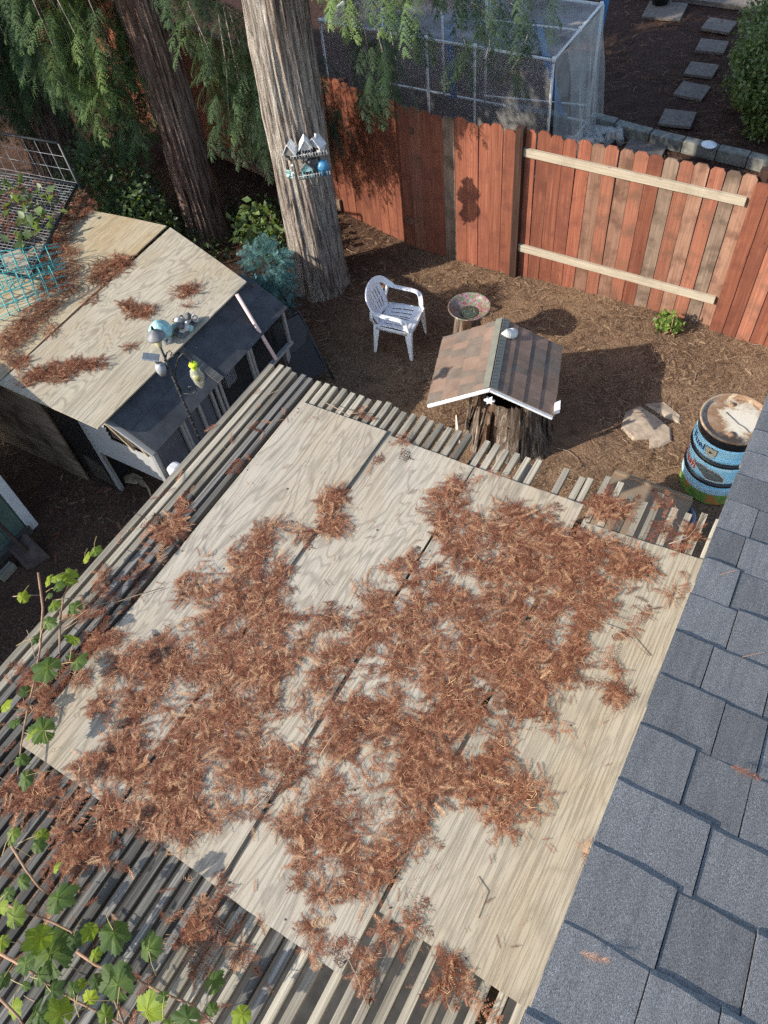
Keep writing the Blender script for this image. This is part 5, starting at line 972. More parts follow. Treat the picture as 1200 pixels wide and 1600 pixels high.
def onwall(pts, ang, z, rot=0.0, lift=.003):
    """map flat 2d points (x along the wall, y up) to the drum wall"""
    cr_, s_ = math.cos(rot), math.sin(rot); out = []
    for x_, y_ in pts:
        X_ = x_ * cr_ - y_ * s_; Y_ = x_ * s_ + y_ * cr_; a = ang + X_ / DR; out.append(dc + Vector(((DR + lift) * math.cos(a), (DR + lift) * math.sin(a), z + Y_)))
    return out
def text_on(name, s, size, ang, z, m, rot=0, lift=.004, bold=.0, align='LEFT'):
    cu = bpy.data.curves.new('lettering', 'FONT'); cu.body = s; cu.size = size; cu.offset = bold; cu.align_x = align; cu.resolution_u = 3
    ob = bpy.data.objects.new('lettering', cu); COL.objects.link(ob); bpy.context.view_layer.update()
    me = bpy.data.meshes.new_from_object(ob.evaluated_get(bpy.context.evaluated_depsgraph_get())); bpy.data.objects.remove(ob)
    P = onwall([(v_.co.x, v_.co.y) for v_ in me.vertices], ang, z, rot, lift); mb = MB(); mb.add(P, [tuple(p.vertices) for p in me.polygons]); bpy.data.meshes.remove(me); return mb.build(name, [m], dr)
navy = flat('navy print', (.025, .07, .20), .4, .5, .1); red_pr = flat('red print', (.50, .03, .02), .4, .5, .1); w_pr = flat('white print', (.74, .72, .66), .4, .5, .05); badge = flat('badge print', (.50, .44, .32), .4, .5, .1, 40); grey_pr = flat('grey animal print', (.13, .14, .135), .5, .4, .5, 45)
text_on('lettering', 'Fuel', .115, R(-158), .650, navy, -.05, .004, .002)
text_on('lettering', 'Trash', .11, R(-175), .385, w_pr, -.05, .004, .010); text_on('lettering', 'Trash', .11, R(-175), .385, red_pr, -.05, .0055, .003)
def shape(name, pts, ang, z, m, lift=.004):
    mb = MB(); 
    xs_ = [p[0] for p in pts]; n_ = max(2, int((max(xs_) - min(xs_)) / .006)); top, bot = [], []
    for k in range(n_ + 1):
        x_ = min(xs_) + 1e-5 + (max(xs_) - min(xs_) - 2e-5) * k / n_; ys_ = [a[1] + (b_[1] - a[1]) * (x_ - a[0]) / (b_[0] - a[0]) for a, b_ in zip(pts, pts[1:] + pts[:1]) if (a[0] - x_) * (b_[0] - x_) < 0]
        ys_ = ys_ or [0, 0]; top.append((x_, max(ys_))); bot.append((x_, min(ys_)))
    mb.add(onwall(bot + top, ang, z, 0, lift), [(k, k + 1, n_ + 2 + k, n_ + 1 + k) for k in range(n_)]); return mb.build(name, [m], dr)
sh_ = [(-.052, .055), (-.02, .05), (0, .06), (.02, .05), (.052, .055), (.045, 0), (.048, -.03), (.02, -.05), (0, -.062), (-.02, -.05), (-.048, -.03), (-.045, 0)]
shape('badge', [(x_ * 1.12, y_ * 1.1) for x_, y_ in sh_], R(-107), .672, flat('badge edge', (.06, .05, .04), .5), .0035); shape('badge', sh_, R(-107), .672, badge, .005)
shape('star', [(.022 * (1 if k % 2 == 0 else .4) * math.sin(math.pi * k / 5), .022 * (1 if k % 2 == 0 else .4) * math.cos(math.pi * k / 5)) for k in range(10)], R(-107), .677, flat('star print', (.05, .035, .02), .5), .0062)
an = [(-.125, .05), (-.10, .032), (-.05, .055), (0, .06), (.03, .045), (.06, .05), (.13, .02), (.18, -.03), (.18, -.075), (.09, -.08), (.03, -.078), (-.02, -.04), (-.07, -.01), (-.12, .018)]
shape('animal_print', [(x_ * 1.07 + .001, y_ * 1.13) for x_, y_ in an], R(-106), .43, w_pr, .0035); shape('animal_print', an, R(-106), .43, grey_pr, .005)

# flagstones, tub and board
def slab(name, pts, z0, z1, m, label, cat, seed, group=None):
    q = random.Random(seed); P = [Vector((x_, y_, z1)) for x_, y_ in pts]; mb = MB(); cen = sum(P, Vector()) / len(P); n = len(P)
    V = [p + (cen - p).normalized() * .02 for p in P] + [Vector((p.x, p.y, z1 - .015)) for p in P] + [Vector((p.x, p.y, z0)) for p in P] + [cen + Vector((0, 0, .004))]
    F = [(i, (i + 1) % n, 3 * n) for i in range(n)] + [(i + n, (i + 1) % n + n, (i + 1) % n, i) for i in range(n)] + [(i + 2 * n, (i + 1) % n + 2 * n, (i + 1) % n + n, i + n) for i in range(n)]
    mb.add(V, F); o = mb.build(name, [m]); return tag(o, label, cat, group)
slab('flagstone', [(1.36, 5.40), (1.33, 5.62), (1.42, 5.76), (1.60, 5.70), (1.80, 5.60), (1.86, 5.44), (1.80, 5.34), (1.70, 5.26), (1.66, 5.38), (1.52, 5.30)], -.03, .014, rock_m, 'large tan flagstone on the dirt near the blue drum', 'stone', 1, 'flagstones')
slab('flagstone', [(1.45, 5.80), (1.62, 5.92), (1.84, 5.80), (1.86, 5.70), (1.70, 5.72)], -.03, .010, rock_m, 'narrow flagstone sliver behind the larger one', 'stone', 2, 'flagstones')
tb = thing('plastic_tub', 'blue grey oval tub under a brown board by the slat ends', 'tub', (1.93, 4.25, 0)); V = []; n = 40
for z, k in ((0.0, .88), (.30, 1.0), (.33, 1.03), (.345, 1.0), (.32, .96), (.05, .84)):
    for i in range(n):
        a = 2 * math.pi * i / n; c_, s_ = math.cos(a), math.sin(a); V.append(Vector((1.93 + .41 * k * abs(c_) ** .6 * (1 if c_ > 0 else -1), 4.30 + .235 * k * abs(s_) ** .6 * (1 if s_ > 0 else -1), z)))
F = [(i * n + k, i * n + (k + 1) % n, (i + 1) * n + (k + 1) % n, (i + 1) * n + k) for i in range(5) for k in range(n)]; F += [tuple(reversed(range(n))), tuple(5 * n + k for k in range(n))]
MB().add(V, F, True).build('tub', [tub_m], tb)
bb = MB(); bb.prism([(1.555, 4.545, .372), (2.27, 4.545, .372), (2.25, 3.75, .372), (1.52, 3.78, .372)], (0, 0, -.022)); o = bb.build('board', [brown_p], bevel=.004); tag(o, 'flat brown board lying across the blue grey tub', 'board')
tag(MB().box((1.91, 4.535, .385), (.70, .03, .03)).build('lath', [brown_p], bevel=.004), 'thin brown lath along the far edge of the brown board', 'lath')

# ================================================================ neighbour's yard beyond the fence
q = random.Random(31)
for i, (x_, y_, w_, rt) in enumerate([(.07, 11.13, .44, .1), (.03, 11.92, .42, -.05), (-.03, 12.55, .42, .03), (-.10, 13.3, .42, .08), (-.2, 14.0, .44, -.04), (-1.15, 14.25, .62, .1), (-.08, 10.15, .52, .06)]):
    mb = MB(); mb.box((0, 0, 0), (w_, w_ * .95, .045)); me = mb.mesh('stepping_stone'); me.materials.append(concrete)
    o = bpy.data.objects.new('stepping_stone', me); COL.objects.link(o); o.location = (x_, y_, .02); o.rotation_euler = (q.uniform(-.02, .02), q.uniform(-.02, .02), rt)
    m = o.modifiers.new('bevel', 'BEVEL'); m.width = .008; m.segments = 2
    tag(o, ('square concrete stepping stone next to the curb blocks', 'second stepping stone up from the curb beside the hedge', 'stepping stone midway along the path by the hedge', 'fourth stepping stone up from the curb beside the hedge', 'stepping stone nearest the far patio slab at the hedge', 'large dark slab set in the bark by the far patio', 'mossy slab on the near side of the curb blocks')[i], 'stepping stone', 'stepping stones in the far yard')
for i, (x0, x1, y0, y1) in enumerate([(-1.0, -.62, 10.60, 10.56), (-.60, -.10, 10.53, 10.47), (-.08, .36, 10.46, 10.43), (.37, .82, 10.43, 10.40), (.83, 1.22, 10.40, 10.38), (1.23, 1.7, 10.37, 10.33), (1.72, 2.2, 10.32, 10.30)]):
    o = MB().bar((x0, y0, .075), (x1, y1, .075), .15, .17).build('curb_block', [concrete2], bevel=.015); tag(o, ('curb block at the left end by the bunched netting', 'chipped curb block right of the bunched netting', 'curb block behind the mossy slab', 'curb block in the middle of the row', 'curb block in front of the hedge corner', 'curb block right of the hedge corner', 'rightmost curb block at the picture edge')[i], 'curb block', 'low concrete curb row beyond the fence')
po = MB(); po.box((.5, 16.6, .02), (9, 3.8, .07)); o = po.build('patio_slab', [concrete]); o['kind'] = 'structure'
cage = thing('netted_frame', 'large pvc pipe frame draped with white bird netting beyond the fence', 'garden frame', (-2.6, 9.8, 0))
xl, xr, y0, y1, hc = -4.3, -1.03, 9.04, 10.56, 1.56
def pipe(a, b_, r=.017, name='pipe'): MB().tube([a, b_], r, 10).build(name, [pvc], cage)
for y in (y0, y1): pipe((xl, y, hc), (xr, y, hc)); pipe((xl, y, .06), (xr + .05, y, .06))
for x_ in (xl, xr): pipe((x_, y0, hc), (x_, y1, hc)); pipe((x_, y0, .06), (x_, y1, .06))
for x_ in (xl, -2.72, -2.05, xr): pipe((x_, y0, 0), (x_, y0, hc))
for x_ in (xl, -3.3, -2.62): pipe((x_, y1, 0), (x_, y1, hc))
pipe((xr, y1, 0), (xr + .02, y1, hc)); pipe((xr - .02, 9.85, hc - .01), (-2.3, 9.85, hc - .05), .012); pipe((-2.62, y1 - .02, .16), (xr - .02, y1 - .02, .30), .012)
for c_ in ((xr, y0, hc), (xr, y1, hc), (xr, 9.85, hc), (-2.72, y0, hc), (-2.05, y0, hc), (xl, y0, hc)): MB().lathe([(0, -.03), (.024, -.03), (.024, .03), (0, .03)], c_, 12).build('coupling', [pvc], cage)
MB().box((-1.55, y0, hc + .012), (.03, .03, .02)).build('clip', [red_m], cage)
def netp(name, a, b_, c_, d_, nu=24, nv=16, amp=.03, seed=0, fold=0):
    a, b_, c_, d_ = map(Vector, (a, b_, c_, d_)); q = random.Random(seed); nrm_ = (b_ - a).cross(d_ - a).normalized(); V = []
    for j in range(nv + 1):
        for i in range(nu + 1):
            u, w_ = i / nu, j / nv; V.append(a.lerp(b_, u).lerp(d_.lerp(c_, u), w_) + nrm_ * (amp * math.sin(u * 23 + 2 * math.sin(w_ * 3 + seed)) * (.3 + w_ * fold) + amp * .5 * math.sin(u * 9 + w_ * 4 + seed) * math.sin(math.pi * u)))
    F = [(j * (nu + 1) + i, j * (nu + 1) + i + 1, (j + 1) * (nu + 1) + i + 1, (j + 1) * (nu + 1) + i) for j in range(nv) for i in range(nu)]
    return MB().add(V, F, True).build(name, [net_m], cage)
netp('net', (xl, y0 - .02, hc + .02), (xr, y0 - .02, hc + .02), (xr, y0 - .04, .05), (xl, y0 - .04, .05), 30, 14, .012, 1, .5)
netp('net', (xl, y0, hc + .022), (xr, y0, hc + .022), (xr, y1, hc + .022), (xl, y1, hc + .022), 20, 14, -.03, 2)
netp('net', (xr + .025, y0, hc + .01), (xr + .03, y1, hc + .01), (xr + .12, y1 + .12, .02), (xr + .05, y0, .02), 40, 16, .03, 3, 1.2)
netp('net', (xr + .035, y0 + .3, hc), (xr + .04, y1, hc), (xr + .16, y1 + .1, .02), (xr + .10, y0 + .9, .02), 40, 16, .035, 5, 1.4)
q = random.Random(4); nb = MB()
for k in range(16):
    c_ = Vector((xr + .10 + q.uniform(-.12, .40), 10.05 + q.uniform(-.3, .35), .06)); pts = [c_ + Vector((q.uniform(-.16, .16), q.uniform(-.16, .16), q.uniform(-.05, .07))) for _ in range(6)]; nb.tube(pts, [.02 + q.uniform(0, .05) for _ in range(6)], 7, False)
nb.build('net_bunch', [net_m], cage)
for a, b_ in (((-1.62, 9.95, 1.52), (-1.35, 10.4, .12)), ((-2.75, 9.7, 1.45), (-3.05, 10.4, .1)), ((-1.0, 10.62, 1.6), (-1.05, 10.66, 1.2))):
    MB().bar(a, b_, .09, .004, (-.5, .8, -.4)).build('strap', [blue_tape], cage)
lg = MB(); lg.box((-1.75, 10.42, .09), (.9, .16, .16)); tag(lg.build('timber', [slat_grey], bevel=.01), 'grey timber lying inside the netted frame', 'timber')
pl_ = MB(); pl_.lathe([(0, .03), (.09, .03), (.10, .045), (.04, .05), (0, .05)], (.70, 10.36, .14), 16); tag(pl_.build('dish', [white_m]), 'small white dish on the curb blocks', 'dish')
rb = MB(); rb.tube([(.9, 9.75, .04), (1.3, 9.62, .05), (1.8, 9.66, .04), (2.4, 9.55, .04)], .022, 8); tag(rb.build('hose', [black_m]), 'dark hose on the dirt just beyond the right fence bay', 'hose')
pt_ = thing('planter', 'black planter pot on the far dark slab', 'planter', (-1.30, 14.45, .05)); MB().lathe([(0, 0), (.13, 0), (.17, .26), (.18, .26), (.18, .29), (.15, .29), (.14, .22), (0, .2)], (-1.30, 14.45, .05), 20).build('pot', [black_m], pt_); MB().tube([(-1.15, 14.5, .05), (-1.12, 14.5, .5)], .012, 6).build('stake', [pvc], pt_)

# ================================================================ toy village fixed to the pale trunk
tv = thing('toy_village', 'toy village of little white roofed houses fixed on the pale trunk', 'ornament', (-2.30, 5.83, 1.75)); vx = Vector((.80, .60, 0)); vy = Vector((.6, -.8, 0)); vo_ = Vector((-2.385, 5.895, 1.835)); MX = Matrix((vx, -vy, Vector((0, 0, 1)))).transposed()
def vp(a, d, z): return vo_ + vx * a + vy * d + Vector((0, 0, z))
def cottage(a, d, z, w_, dp, h, rise, wall, roof, turn=0.0):
    ux = (vx * math.cos(turn) + vy * math.sin(turn)); uy = (vy * math.cos(turn) - vx * math.sin(turn)); o = vp(a, d, z); Zv = Vector((0, 0, 1)); m = Matrix((ux, -uy, Zv)).transposed()
    f_ = [o - ux * w_ / 2 + uy * dp / 2, o + ux * w_ / 2 + uy * dp / 2, o + ux * w_ / 2 + uy * dp / 2 + Zv * h, o + uy * dp / 2 + Zv * (h + rise), o - ux * w_ / 2 + uy * dp / 2 + Zv * h]
    wl = MB().prism(f_, -uy * dp).build('wall', [wall], tv)
    for s in (-1, 1):
        a1 = o + Zv * (h + rise + .004); a2 = o + ux * (s * (w_ / 2 + .018)) + Zv * (h - .02); MB().prism([a1 + uy * (dp / 2 + .015), a2 + uy * (dp / 2 + .015), a2 - uy * (dp / 2 + .01), a1 - uy * (dp / 2 + .01)], Zv * .008).build('roof', [roof], tv)
    MB().box(o + uy * (dp / 2 + .003) + Zv * (h * .35), (w_ * .26, .006, h * .6), m).build('door', [dark_m], tv)
    for s in (-1, 1): MB().box(o + uy * (dp / 2 + .003) + ux * (s * w_ * .3) + Zv * (h * .55), (w_ * .16, .006, h * .28), m).build('window', [dark_m], tv)
cottage(-.155, .08, .03, .10, .10, .075, .085, stone_d, white_p, .35); cottage(.0, .085, .05, .10, .09, .09, .075, stone_w, white_p, .0); cottage(.115, .07, .06, .13, .08, .08, .06, stone_w, flat('pale grey roof', (.55, .55, .56), .6), .75)
MB().tube([vp(.12, .08, .19), vp(.12, .08, .235)], .014, 8).build('chimney', [stone_w], tv)
MB().box(vp(.0, .06, .03), (.36, .12, .02), MX).build('ledge', [stone_d], tv, bevel=.005); MB().box(vp(.03, .06, -.19), (.30, .12, .02), MX).build('ledge', [stone_d], tv, bevel=.005)
cottage(-.02, .09, -.175, .11, .09, .10, .05, mint_m, stone_d, .1); MB().lathe([(0, 0), (.06, 0), (.062, .07), (.07, .08), (.04, .13), (0, .15)], vp(.14, .09, -.18), 16).build('blue_hut', [blue_m], tv); MB().box(vp(.06, .06, -.10), (.06, .05, .15), MX).build('barn', [stone_d], tv)
for z, n, x0, x1 in ((.045, 14, -.16, .20), (-.175, 13, -.12, .20)):
    rl = MB(); rl.tube([vp(x0, .145, z + .03), vp(x1, .145, z + .035)], .003, 5)
    for k in range(n): xx = x0 + (x1 - x0) * k / (n - 1); rl.tube([vp(xx, .145, z), vp(xx, .145, z + .045)], .003, 5)
    rl.build('railing', [stone_w], tv)
q = random.Random(9)
for k in range(20): MB().lathe([(0, -.016), (.013, -.01), (.019, 0), (.013, .01), (0, .016)], vp(q.uniform(-.18, .2), q.uniform(.06, .13), q.uniform(-.19, .10)), 8).build('bead', [q.choice((stone_w, mint_m, stone_d))], tv)
gb = MB()
for k in range(14):
    d_ = Vector((q.uniform(-1, 1), q.uniform(-1, 1), q.uniform(-1, 1))).normalized() * .035; s_ = d_.orthogonal() * .35; gb.add([vp(-.20, .07, -.14), vp(-.20, .07, -.14) + d_ + s_, vp(-.20, .07, -.14) + d_ * 1.5, vp(-.20, .07, -.14) + d_ - s_], [(0, 1, 2, 3)])
gb.build('succulent', [mint_m], tv)
for k in range(3): MB().tube([vp(-.1 + .08 * k, .02, -.2), vp(-.08 + .07 * k, .06, -.26), vp(-.05 + .05 * k, .03, -.33)], .006, 5).build('support_twig', [bone_m], tv)

# ================================================================ grape vine on the near slats
vine = thing('grape_vine', 'green grape vine sprawling over the slats at lower left', 'vine', (.3, .2, 2.6))
for s_ in STEMS: 
    n = len(s_); MB().tube(s_, [.0062 - .003 * i / max(1, n - 1) for i in range(n)], 6).build('stem', [stem_m], vine)
tdm = MB()
for s_ in TENDRILS: tdm.tube(s_, .0022, 4)
o = tdm.build('dry_twigs', [dry_m]); o['kind'] = 'stuff'
def leaf_mesh(seed, tint):
    q = np.random.RandomState(seed); n = 58; pts = []
    lob = [(0, 1.0, .30), (1.0, .90, .30), (-1.0, .90, .30), (1.95, .78, .32), (-1.95, .78, .32), (2.75, .62, .3), (-2.75, .62, .3)]
    for i in range(n):
        a = -math.pi + .14 + (2 * math.pi - .28) * i / (n - 1); r = .70
        for c_, h_, w_ in lob: r = max(r, h_ * (1 - .30 * min(1, abs(a - c_) / .52) ** 1.5))
        r *= 1 + (.06 if i % 2 else -.05) + q.uniform(-.03, .03); pts.append((a, r))
    V = [(0, 0, 0)]; F = []
    for f_ in (.5, 1.0):
        for a, r in pts:
            R_ = r * f_ * .56; z = -.42 * (R_ ** 2) + .035 * math.cos(a * 6) * R_ + q.uniform(-.012, .012) * f_; V.append((R_ * math.cos(a) + .08, R_ * math.sin(a), z + .06 * math.sin(2 * a + seed) * R_))
    V[0] = (.08, 0, .015)
    T = [(0, 1 + i, 2 + i) for i in range(n - 1)] + [t_ for i in range(n - 1) for t_ in ((1 + i, 1 + n + i, 2 + n + i), (1 + i, 2 + n + i, 2 + i))]
    TV = [tint + .06] + [tint + .03] * n + [tint - .06] * n
    for c_ in (0, 1.0, -1.0, 1.95, -1.95):
        d_ = np.array([math.cos(c_), math.sin(c_)]); s_ = np.array([-d_[1], d_[0]]) * .009; b0 = len(V); ln_ = .42 if abs(c_) < 1.5 else .32
        V.extend([(.08 - s_[0], -s_[1], .030), (.08 + s_[0], s_[1], .030), (.08 + d_[0] * ln_, d_[1] * ln_, .032 - .40 * ln_ * ln_)]); T.append((b0, b0 + 1, b0 + 2)); TV.extend([tint + .30] * 3)
    me = bpy.data.meshes.new('leaf'); me.from_pydata(V, [], T); me.polygons.foreach_set('use_smooth', [True] * len(T)); a_ = me.attributes.new('tint', 'FLOAT', 'POINT'); a_.data.foreach_set('value', [float(np.clip(tn_ + q.normal(0, .05), 0, 1)) for tn_ in TV]); me.materials.append(vine_m); me.update(); return me
LM = {}
q = random.Random(14)
for (x_, y_, z_, s_, b_) in LEAVES:
    key = (q.randrange(4), round(min(1, max(0, b_)) * 5)); 
    if key not in LM: LM[key] = leaf_mesh(key[0], key[1] / 5)
    o = link('leaf', LM[key], vine); o.location = Vector((x_, y_, z_)) - ORG[vine.name]; k_ = s_ * q.uniform(.56, .72); o.scale = (k_, k_ * q.uniform(.72, 1.05), k_ * q.uniform(.8, 1.6))
    # bright leaves stand on edge against the light, dark ones lie flat
    tl = q.uniform(.5, .95) if b_ > .7 else q.uniform(.05, .45); o.rotation_euler = Euler((tl * q.choice((-1, 1)) * .6, -tl * .8 + .15, q.uniform(0, 6.28)))
    pet = MB(); 
pet = MB(); 
for (x_, y_, z_, s_, b_) in LEAVES:
    p = Vector((x_, y_, z_)); e_ = p + Vector((q.uniform(-.09, .09), q.uniform(-.09, .09), -q.uniform(.02, .06))); pet.tube([p, (p + e_) / 2 + Vector((0, 0, .012)), e_], .0019, 4, False)
pet.build('petioles', [flat('petiole', (.30, .24, .10), .6)], vine)['kind'] = 'stuff'

# ================================================================ dry redwood litter
def dry_tmp(seed):
    """one shed redwood branchlet: curled stem with two ranks of needles"""
    q = np.random.RandomState(seed); V = []; T = []; n = 15; bend = q.uniform(-.5, .5); lift = q.uniform(.0, .05)
    pt = lambda t: np.array([t, bend * t * t * .5, lift * math.sin(math.pi * t) * .6 + .02])
    for i in range(n):
        t = .05 + .95 * i / (n - 1); p = pt(t); d = pt(min(1, t + .05)) - pt(t - .05); d /= np.linalg.norm(d); sd = np.array([-d[1], d[0], 0]); ln_ = .27 * (.5 + .65 * math.sin(math.pi * min(1, .15 + .8 * t)))
        for s in (-1, 1):
            e_ = d * q.uniform(.5, 1.0) + sd * s * q.uniform(.5, 1.0) + np.array([0, 0, q.uniform(-.2, .3)]); e_ /= np.linalg.norm(e_); w_ = np.cross(e_, [0, 0, 1.]); w_ /= np.linalg.norm(w_) + 1e-9; w_ *= .0135
            b_ = len(V); V.extend([p - w_, p + w_, p + e_ * ln_]); T.append((b_, b_ + 1, b_ + 2))
    for i in range(4):
        a, c_ = pt(i / 4), pt((i + 1) / 4); b_ = len(V); w_ = np.array([-(c_ - a)[1], (c_ - a)[0], 0]); w_ = w_ / np.linalg.norm(w_) * .011; V.extend([a - w_, a + w_, c_ + w_, c_ - w_]); T.extend([(b_, b_ + 1, b_ + 2), (b_, b_ + 2, b_ + 3)])
    JIT[len(V)] = np.repeat(q.normal(0, .20, len(V)), 1); return np.array(V), np.array(T)
def needle_tmp(seed):
    q = np.random.RandomState(seed); V = []; T = []
    for k in range(7):
        a = q.uniform(0, 6.28); p = np.append(q.uniform(-.4, .4, 2), q.uniform(.01, .12)); d = np.array([math.cos(a), math.sin(a), q.uniform(-.1, .3)]) * q.uniform(.25, .6); w_ = np.array([-d[1], d[0], 0]); w_ = w_ / np.linalg.norm(w_) * .02; b_ = len(V); V.extend([p - w_, p + w_, p + d]); T.append((b_, b_ + 1, b_ + 2))
    JIT[len(V)] = q.normal(0.1, .2, len(V)); return np.array(V), np.array(T)
def stick_tmp(seed):
    q = np.random.RandomState(seed); V = []; T = []; bend = q.uniform(-.6, .6)
    for i in range(5):
        t = i / 4; p = np.array([t, bend * t * (1 - t), .03 * math.sin(3 * t)]); V.extend([p + np.array([0, .012, 0]), p - np.array([0, .012, 0])])
        if i: b_ = 2 * i; T.extend([(b_ - 2, b_ - 1, b_ + 1), (b_ - 2, b_ + 1, b_)])
    JIT[len(V)] = np.full(len(V), .38); return np.array(V), np.array(T)
DRY = [dry_tmp(i) for i in range(6)] + [needle_tmp(i) for i in range(3)] + [stick_tmp(i) for i in range(2)]
def litter(name, P, z, size, seed, label_mat=litter_m, flatn=.35, tint=(.42, .22), pile=.03, needles=.25, parent=None, tm=None):
    q = np.random.RandomState(seed); n = len(P); az = q.uniform(0, 2 * np.pi, n); X = np.stack([np.cos(az), np.sin(az), q.normal(0, flatn, n) * .6], 1); U = np.stack([q.normal(0, flatn, n), q.normal(0, flatn, n), np.ones(n)], 1)
    S = size * q.uniform(.55, 1.35, n); W = np.where(q.rand(n) < needles, 6 + q.randint(0, 5, n), q.randint(0, 6, n)); zz = z + np.abs(q.normal(0, 1, n)) * pile
    m = np.concatenate([frames(X, U, S), np.stack([P[:, 0], P[:, 1], zz], 1)[:, :, None]], 2); W = W if tm is None else q.randint(0, len(tm), n); V, T, tn = scatter(tm or DRY, m, W, np.clip(q.normal(tint[0], tint[1], n), 0, 1))
    V[:, 2] = np.maximum(V[:, 2], z.min() + .001); o = bulk(name, V, T, label_mat, parent, tn); o['kind'] = 'stuff'; return o
def fill(poly, n, q, holes=(), keep=None):
    A = np.array(poly); lo, hi = A.min(0), A.max(0); out = []
    P = lo + (hi - lo) * q.rand(n, 2); J = P + q.normal(0, .018, P.shape); k = inpoly(J, poly)
    for h in holes: k &= ~inpoly(J + q.normal(0, .012, P.shape), h)
    P = P[k]
    if keep is not None: P = P[q.rand(len(P)) < keep(P)]
    return P
q = np.random.RandomState(77)
dens = lambda P: np.clip(.50 + 2.5 * (vnoise(P + 3, 13, 5) - .44) + 1.3 * (vnoise(P + 3, 5, 6) - .5) - .10 * (P[:, 0] < .75), .025, 1)
P = [fill(PILE, 44000, q, HOLES, dens), fill(PILE, 1200, q)]
for (x_, y_, r_, d_) in CLUMPS:
    r_ *= .82
    n = int(9000 * d_ * r_ * r_ * 3.2) + 2; a = q.uniform(0, 6.28, n); rr_ = r_ * q.rand(n) ** .62 * .95; pp_ = np.stack([x_ + rr_ * np.cos(a) * .75, y_ + rr_ * np.sin(a) * 1.05], 1); P.append(pp_[q.rand(len(pp_)) < np.clip(.2 + 2.5 * (vnoise(pp_ + 3, 22, 15) - .35), 0, 1)])
P = np.concatenate(P); zl = np.full(len(P), 2.612)
offs = ((P[:, 0] < -.02) | (P[:, 1] < -.06) | (P[:, 1] > 2.46)); zl[offs] = 2.594
litter('dry_litter', P, zl, .054, 5, pile=.004, flatn=.09, needles=.25, tint=(.46, .24))
k_ = q.rand(len(P)) < .010; Pf = np.concatenate([P[k_]] + [np.array([[c_[0] + q.normal(0, c_[2] * .5), c_[1] + q.normal(0, c_[2] * .5)] for _ in range(2)]) for c_ in CLUMPS])
litter('dry_fronds', Pf, np.where((Pf[:, 0] < -.02) | (Pf[:, 1] < -.06) | (Pf[:, 1] > 2.46), 2.598, 2.618), .125, 31, pile=.006, flatn=.12, tint=(.42, .2), tm=FINE)
P = fill([(0, 0), (2.45, 0), (2.45, 2.4), (0, 2.4)], 420, q); litter('scattered_litter', P, np.full(len(P), 2.611), .038, 6, pile=.002, flatn=.15, needles=.6)
P = fill([(-.38, -.9), (1.6, -.6), (1.6, -.06), (0, 0), (-.02, 2.5), (-.38, 2.5)], 420, q); litter('slat_litter', P, np.full(len(P), 2.59), .075, 9, pile=.004, flatn=.3)
P = [fill(ROOFPILE, 14000, q, (), lambda P: np.clip(.5 + 1.6 * (vnoise(P + 9, 7, 3) - .2), .1, 1))]
for (x_, y_, r_, d_) in ROOFCLUMPS:
    n = int(5200 * d_ * r_ * r_ * 3.2) + 2; a = q.uniform(0, 6.28, n); rr_ = r_ * q.rand(n) ** .6 * .85; k_ = q.rand(n) < .6; P.append(np.stack([x_ + rr_ * np.cos(a), y_ + rr_ * np.sin(a) * .7], 1)[k_])
P = np.concatenate(P); litter('coop_litter', P, np.full(len(P), 1.40), .065, 7, pile=.012, flatn=.28, tint=(.36, .2))
P = fill([(-6.2, 3.3), (-4.3, 3.5), (-4.9, 4.85), (-6.2, 4.7)], 900, q, (), lambda P: np.clip(.1 + 1.5 * (vnoise(P + 9, 3, 3) - .25), .05, 1)); litter('pen_litter', P, np.full(len(P), 1.50), .11, 8, pile=.02, tint=(.3, .2))
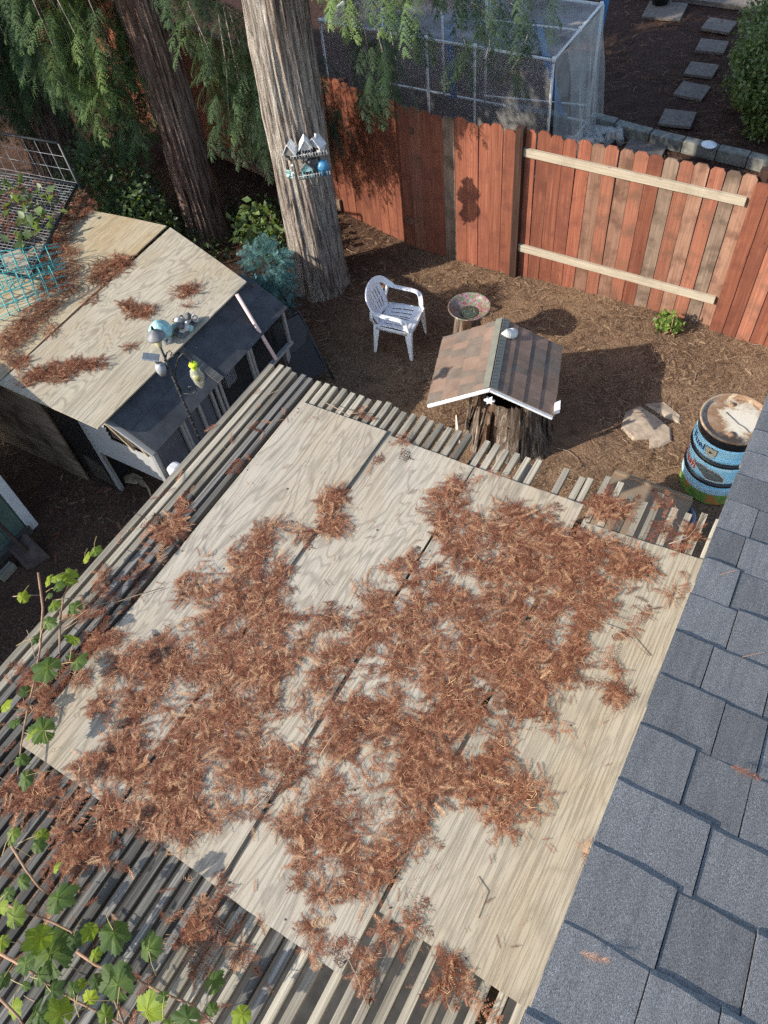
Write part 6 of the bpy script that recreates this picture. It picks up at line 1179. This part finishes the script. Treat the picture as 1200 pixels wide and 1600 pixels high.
leafblob('creeper', 'pale green creeper leaves trailing over the wire pen roof', 'creeper', [((-4.95, 4.35, 1.56), (.4, .3, .07), .45), ((-4.62, 3.98, 1.56), (.18, .3, .06), .3), ((-5.3, 4.5, 1.56), (.4, .25, .07), .25)], 95, .12, tinted('creeper leaves', [(0, (.04, .07, .03)), (.6, (.12, .17, .07)), (1, (.25, .33, .08))], .5, .4, .3), 21, False)
# litter on the soil: straw-coloured needles and twigs
P = fill([(-7, 2), (3.2, 2), (3.2, 7.1), (-7, 7.6)], 24000, q, (), lambda P: np.clip(.12 + 1.5 * (vnoise(P + 20, 2.2, 8) - .3) + .5 * (P[:, 1] > 6.3), .06, 1)); litter('soil_litter', P, ground_z(P) + .012, .075, 10, straw_m, .2, (.5, .27), .005, .55)
P = fill([(-5, 7.6), (3, 7.4), (3, 14.4), (-4, 14.4)], 13000, q, (), lambda P: np.clip(.3 + 1.2 * (vnoise(P + 20, 1.4, 8) - .3), .1, 1)); litter('bark_mulch', P, ground_z(P) + .012, .12, 11, straw_m, .2, (.20, .18), .006, .55)
P = fill([(-4.5, 1.4), (-1.2, 1.4), (-1.2, 3), (-3.2, 2.4)], 500, q); litter('leaf_litter', P, ground_z(P) + .012, .09, 12, litter_m, .25, (.25, .2), .005, .4)
P = fill([(2.47, .1), (3.0, .1), (3.0, 2.2), (2.47, 2.2)], 26, q); litter('roof_litter', P, RZ0 - RS * (P[:, 1] - RY0) + .012, .04, 23, pile=.0, flatn=.1, needles=.6)
tw_ = MB(); q_ = random.Random(44)
for k in range(150):
    x_, y_ = q_.uniform(-3.2, 2.6), q_.uniform(3.6, 7.1); a = q_.uniform(0, 6.28); L_ = q_.uniform(.06, .28); b2 = q_.uniform(-.5, .5); zg = float(ground_z(np.array([x_, y_])))
    tw_.tube([(x_, y_, zg + .006), (x_ + L_ * .5 * math.cos(a), y_ + L_ * .5 * math.sin(a), zg + .016), (x_ + L_ * math.cos(a + b2), y_ + L_ * math.sin(a + b2), zg + .008)], [.0045, .0035, .002], 4, False)
tw_.build('twig_litter', [dry_m])['kind'] = 'stuff'
# curled twigs and a white plastic strip on the plywood
tag(MB().prism([(.80, .575, 2.615), (.815, .582, 2.616), (.875, .495, 2.613), (.860, .486, 2.613)], (0, 0, -.002)).build('plastic_strip', [white_m]), 'short white plastic strip lying in the brown litter', 'plastic scrap')
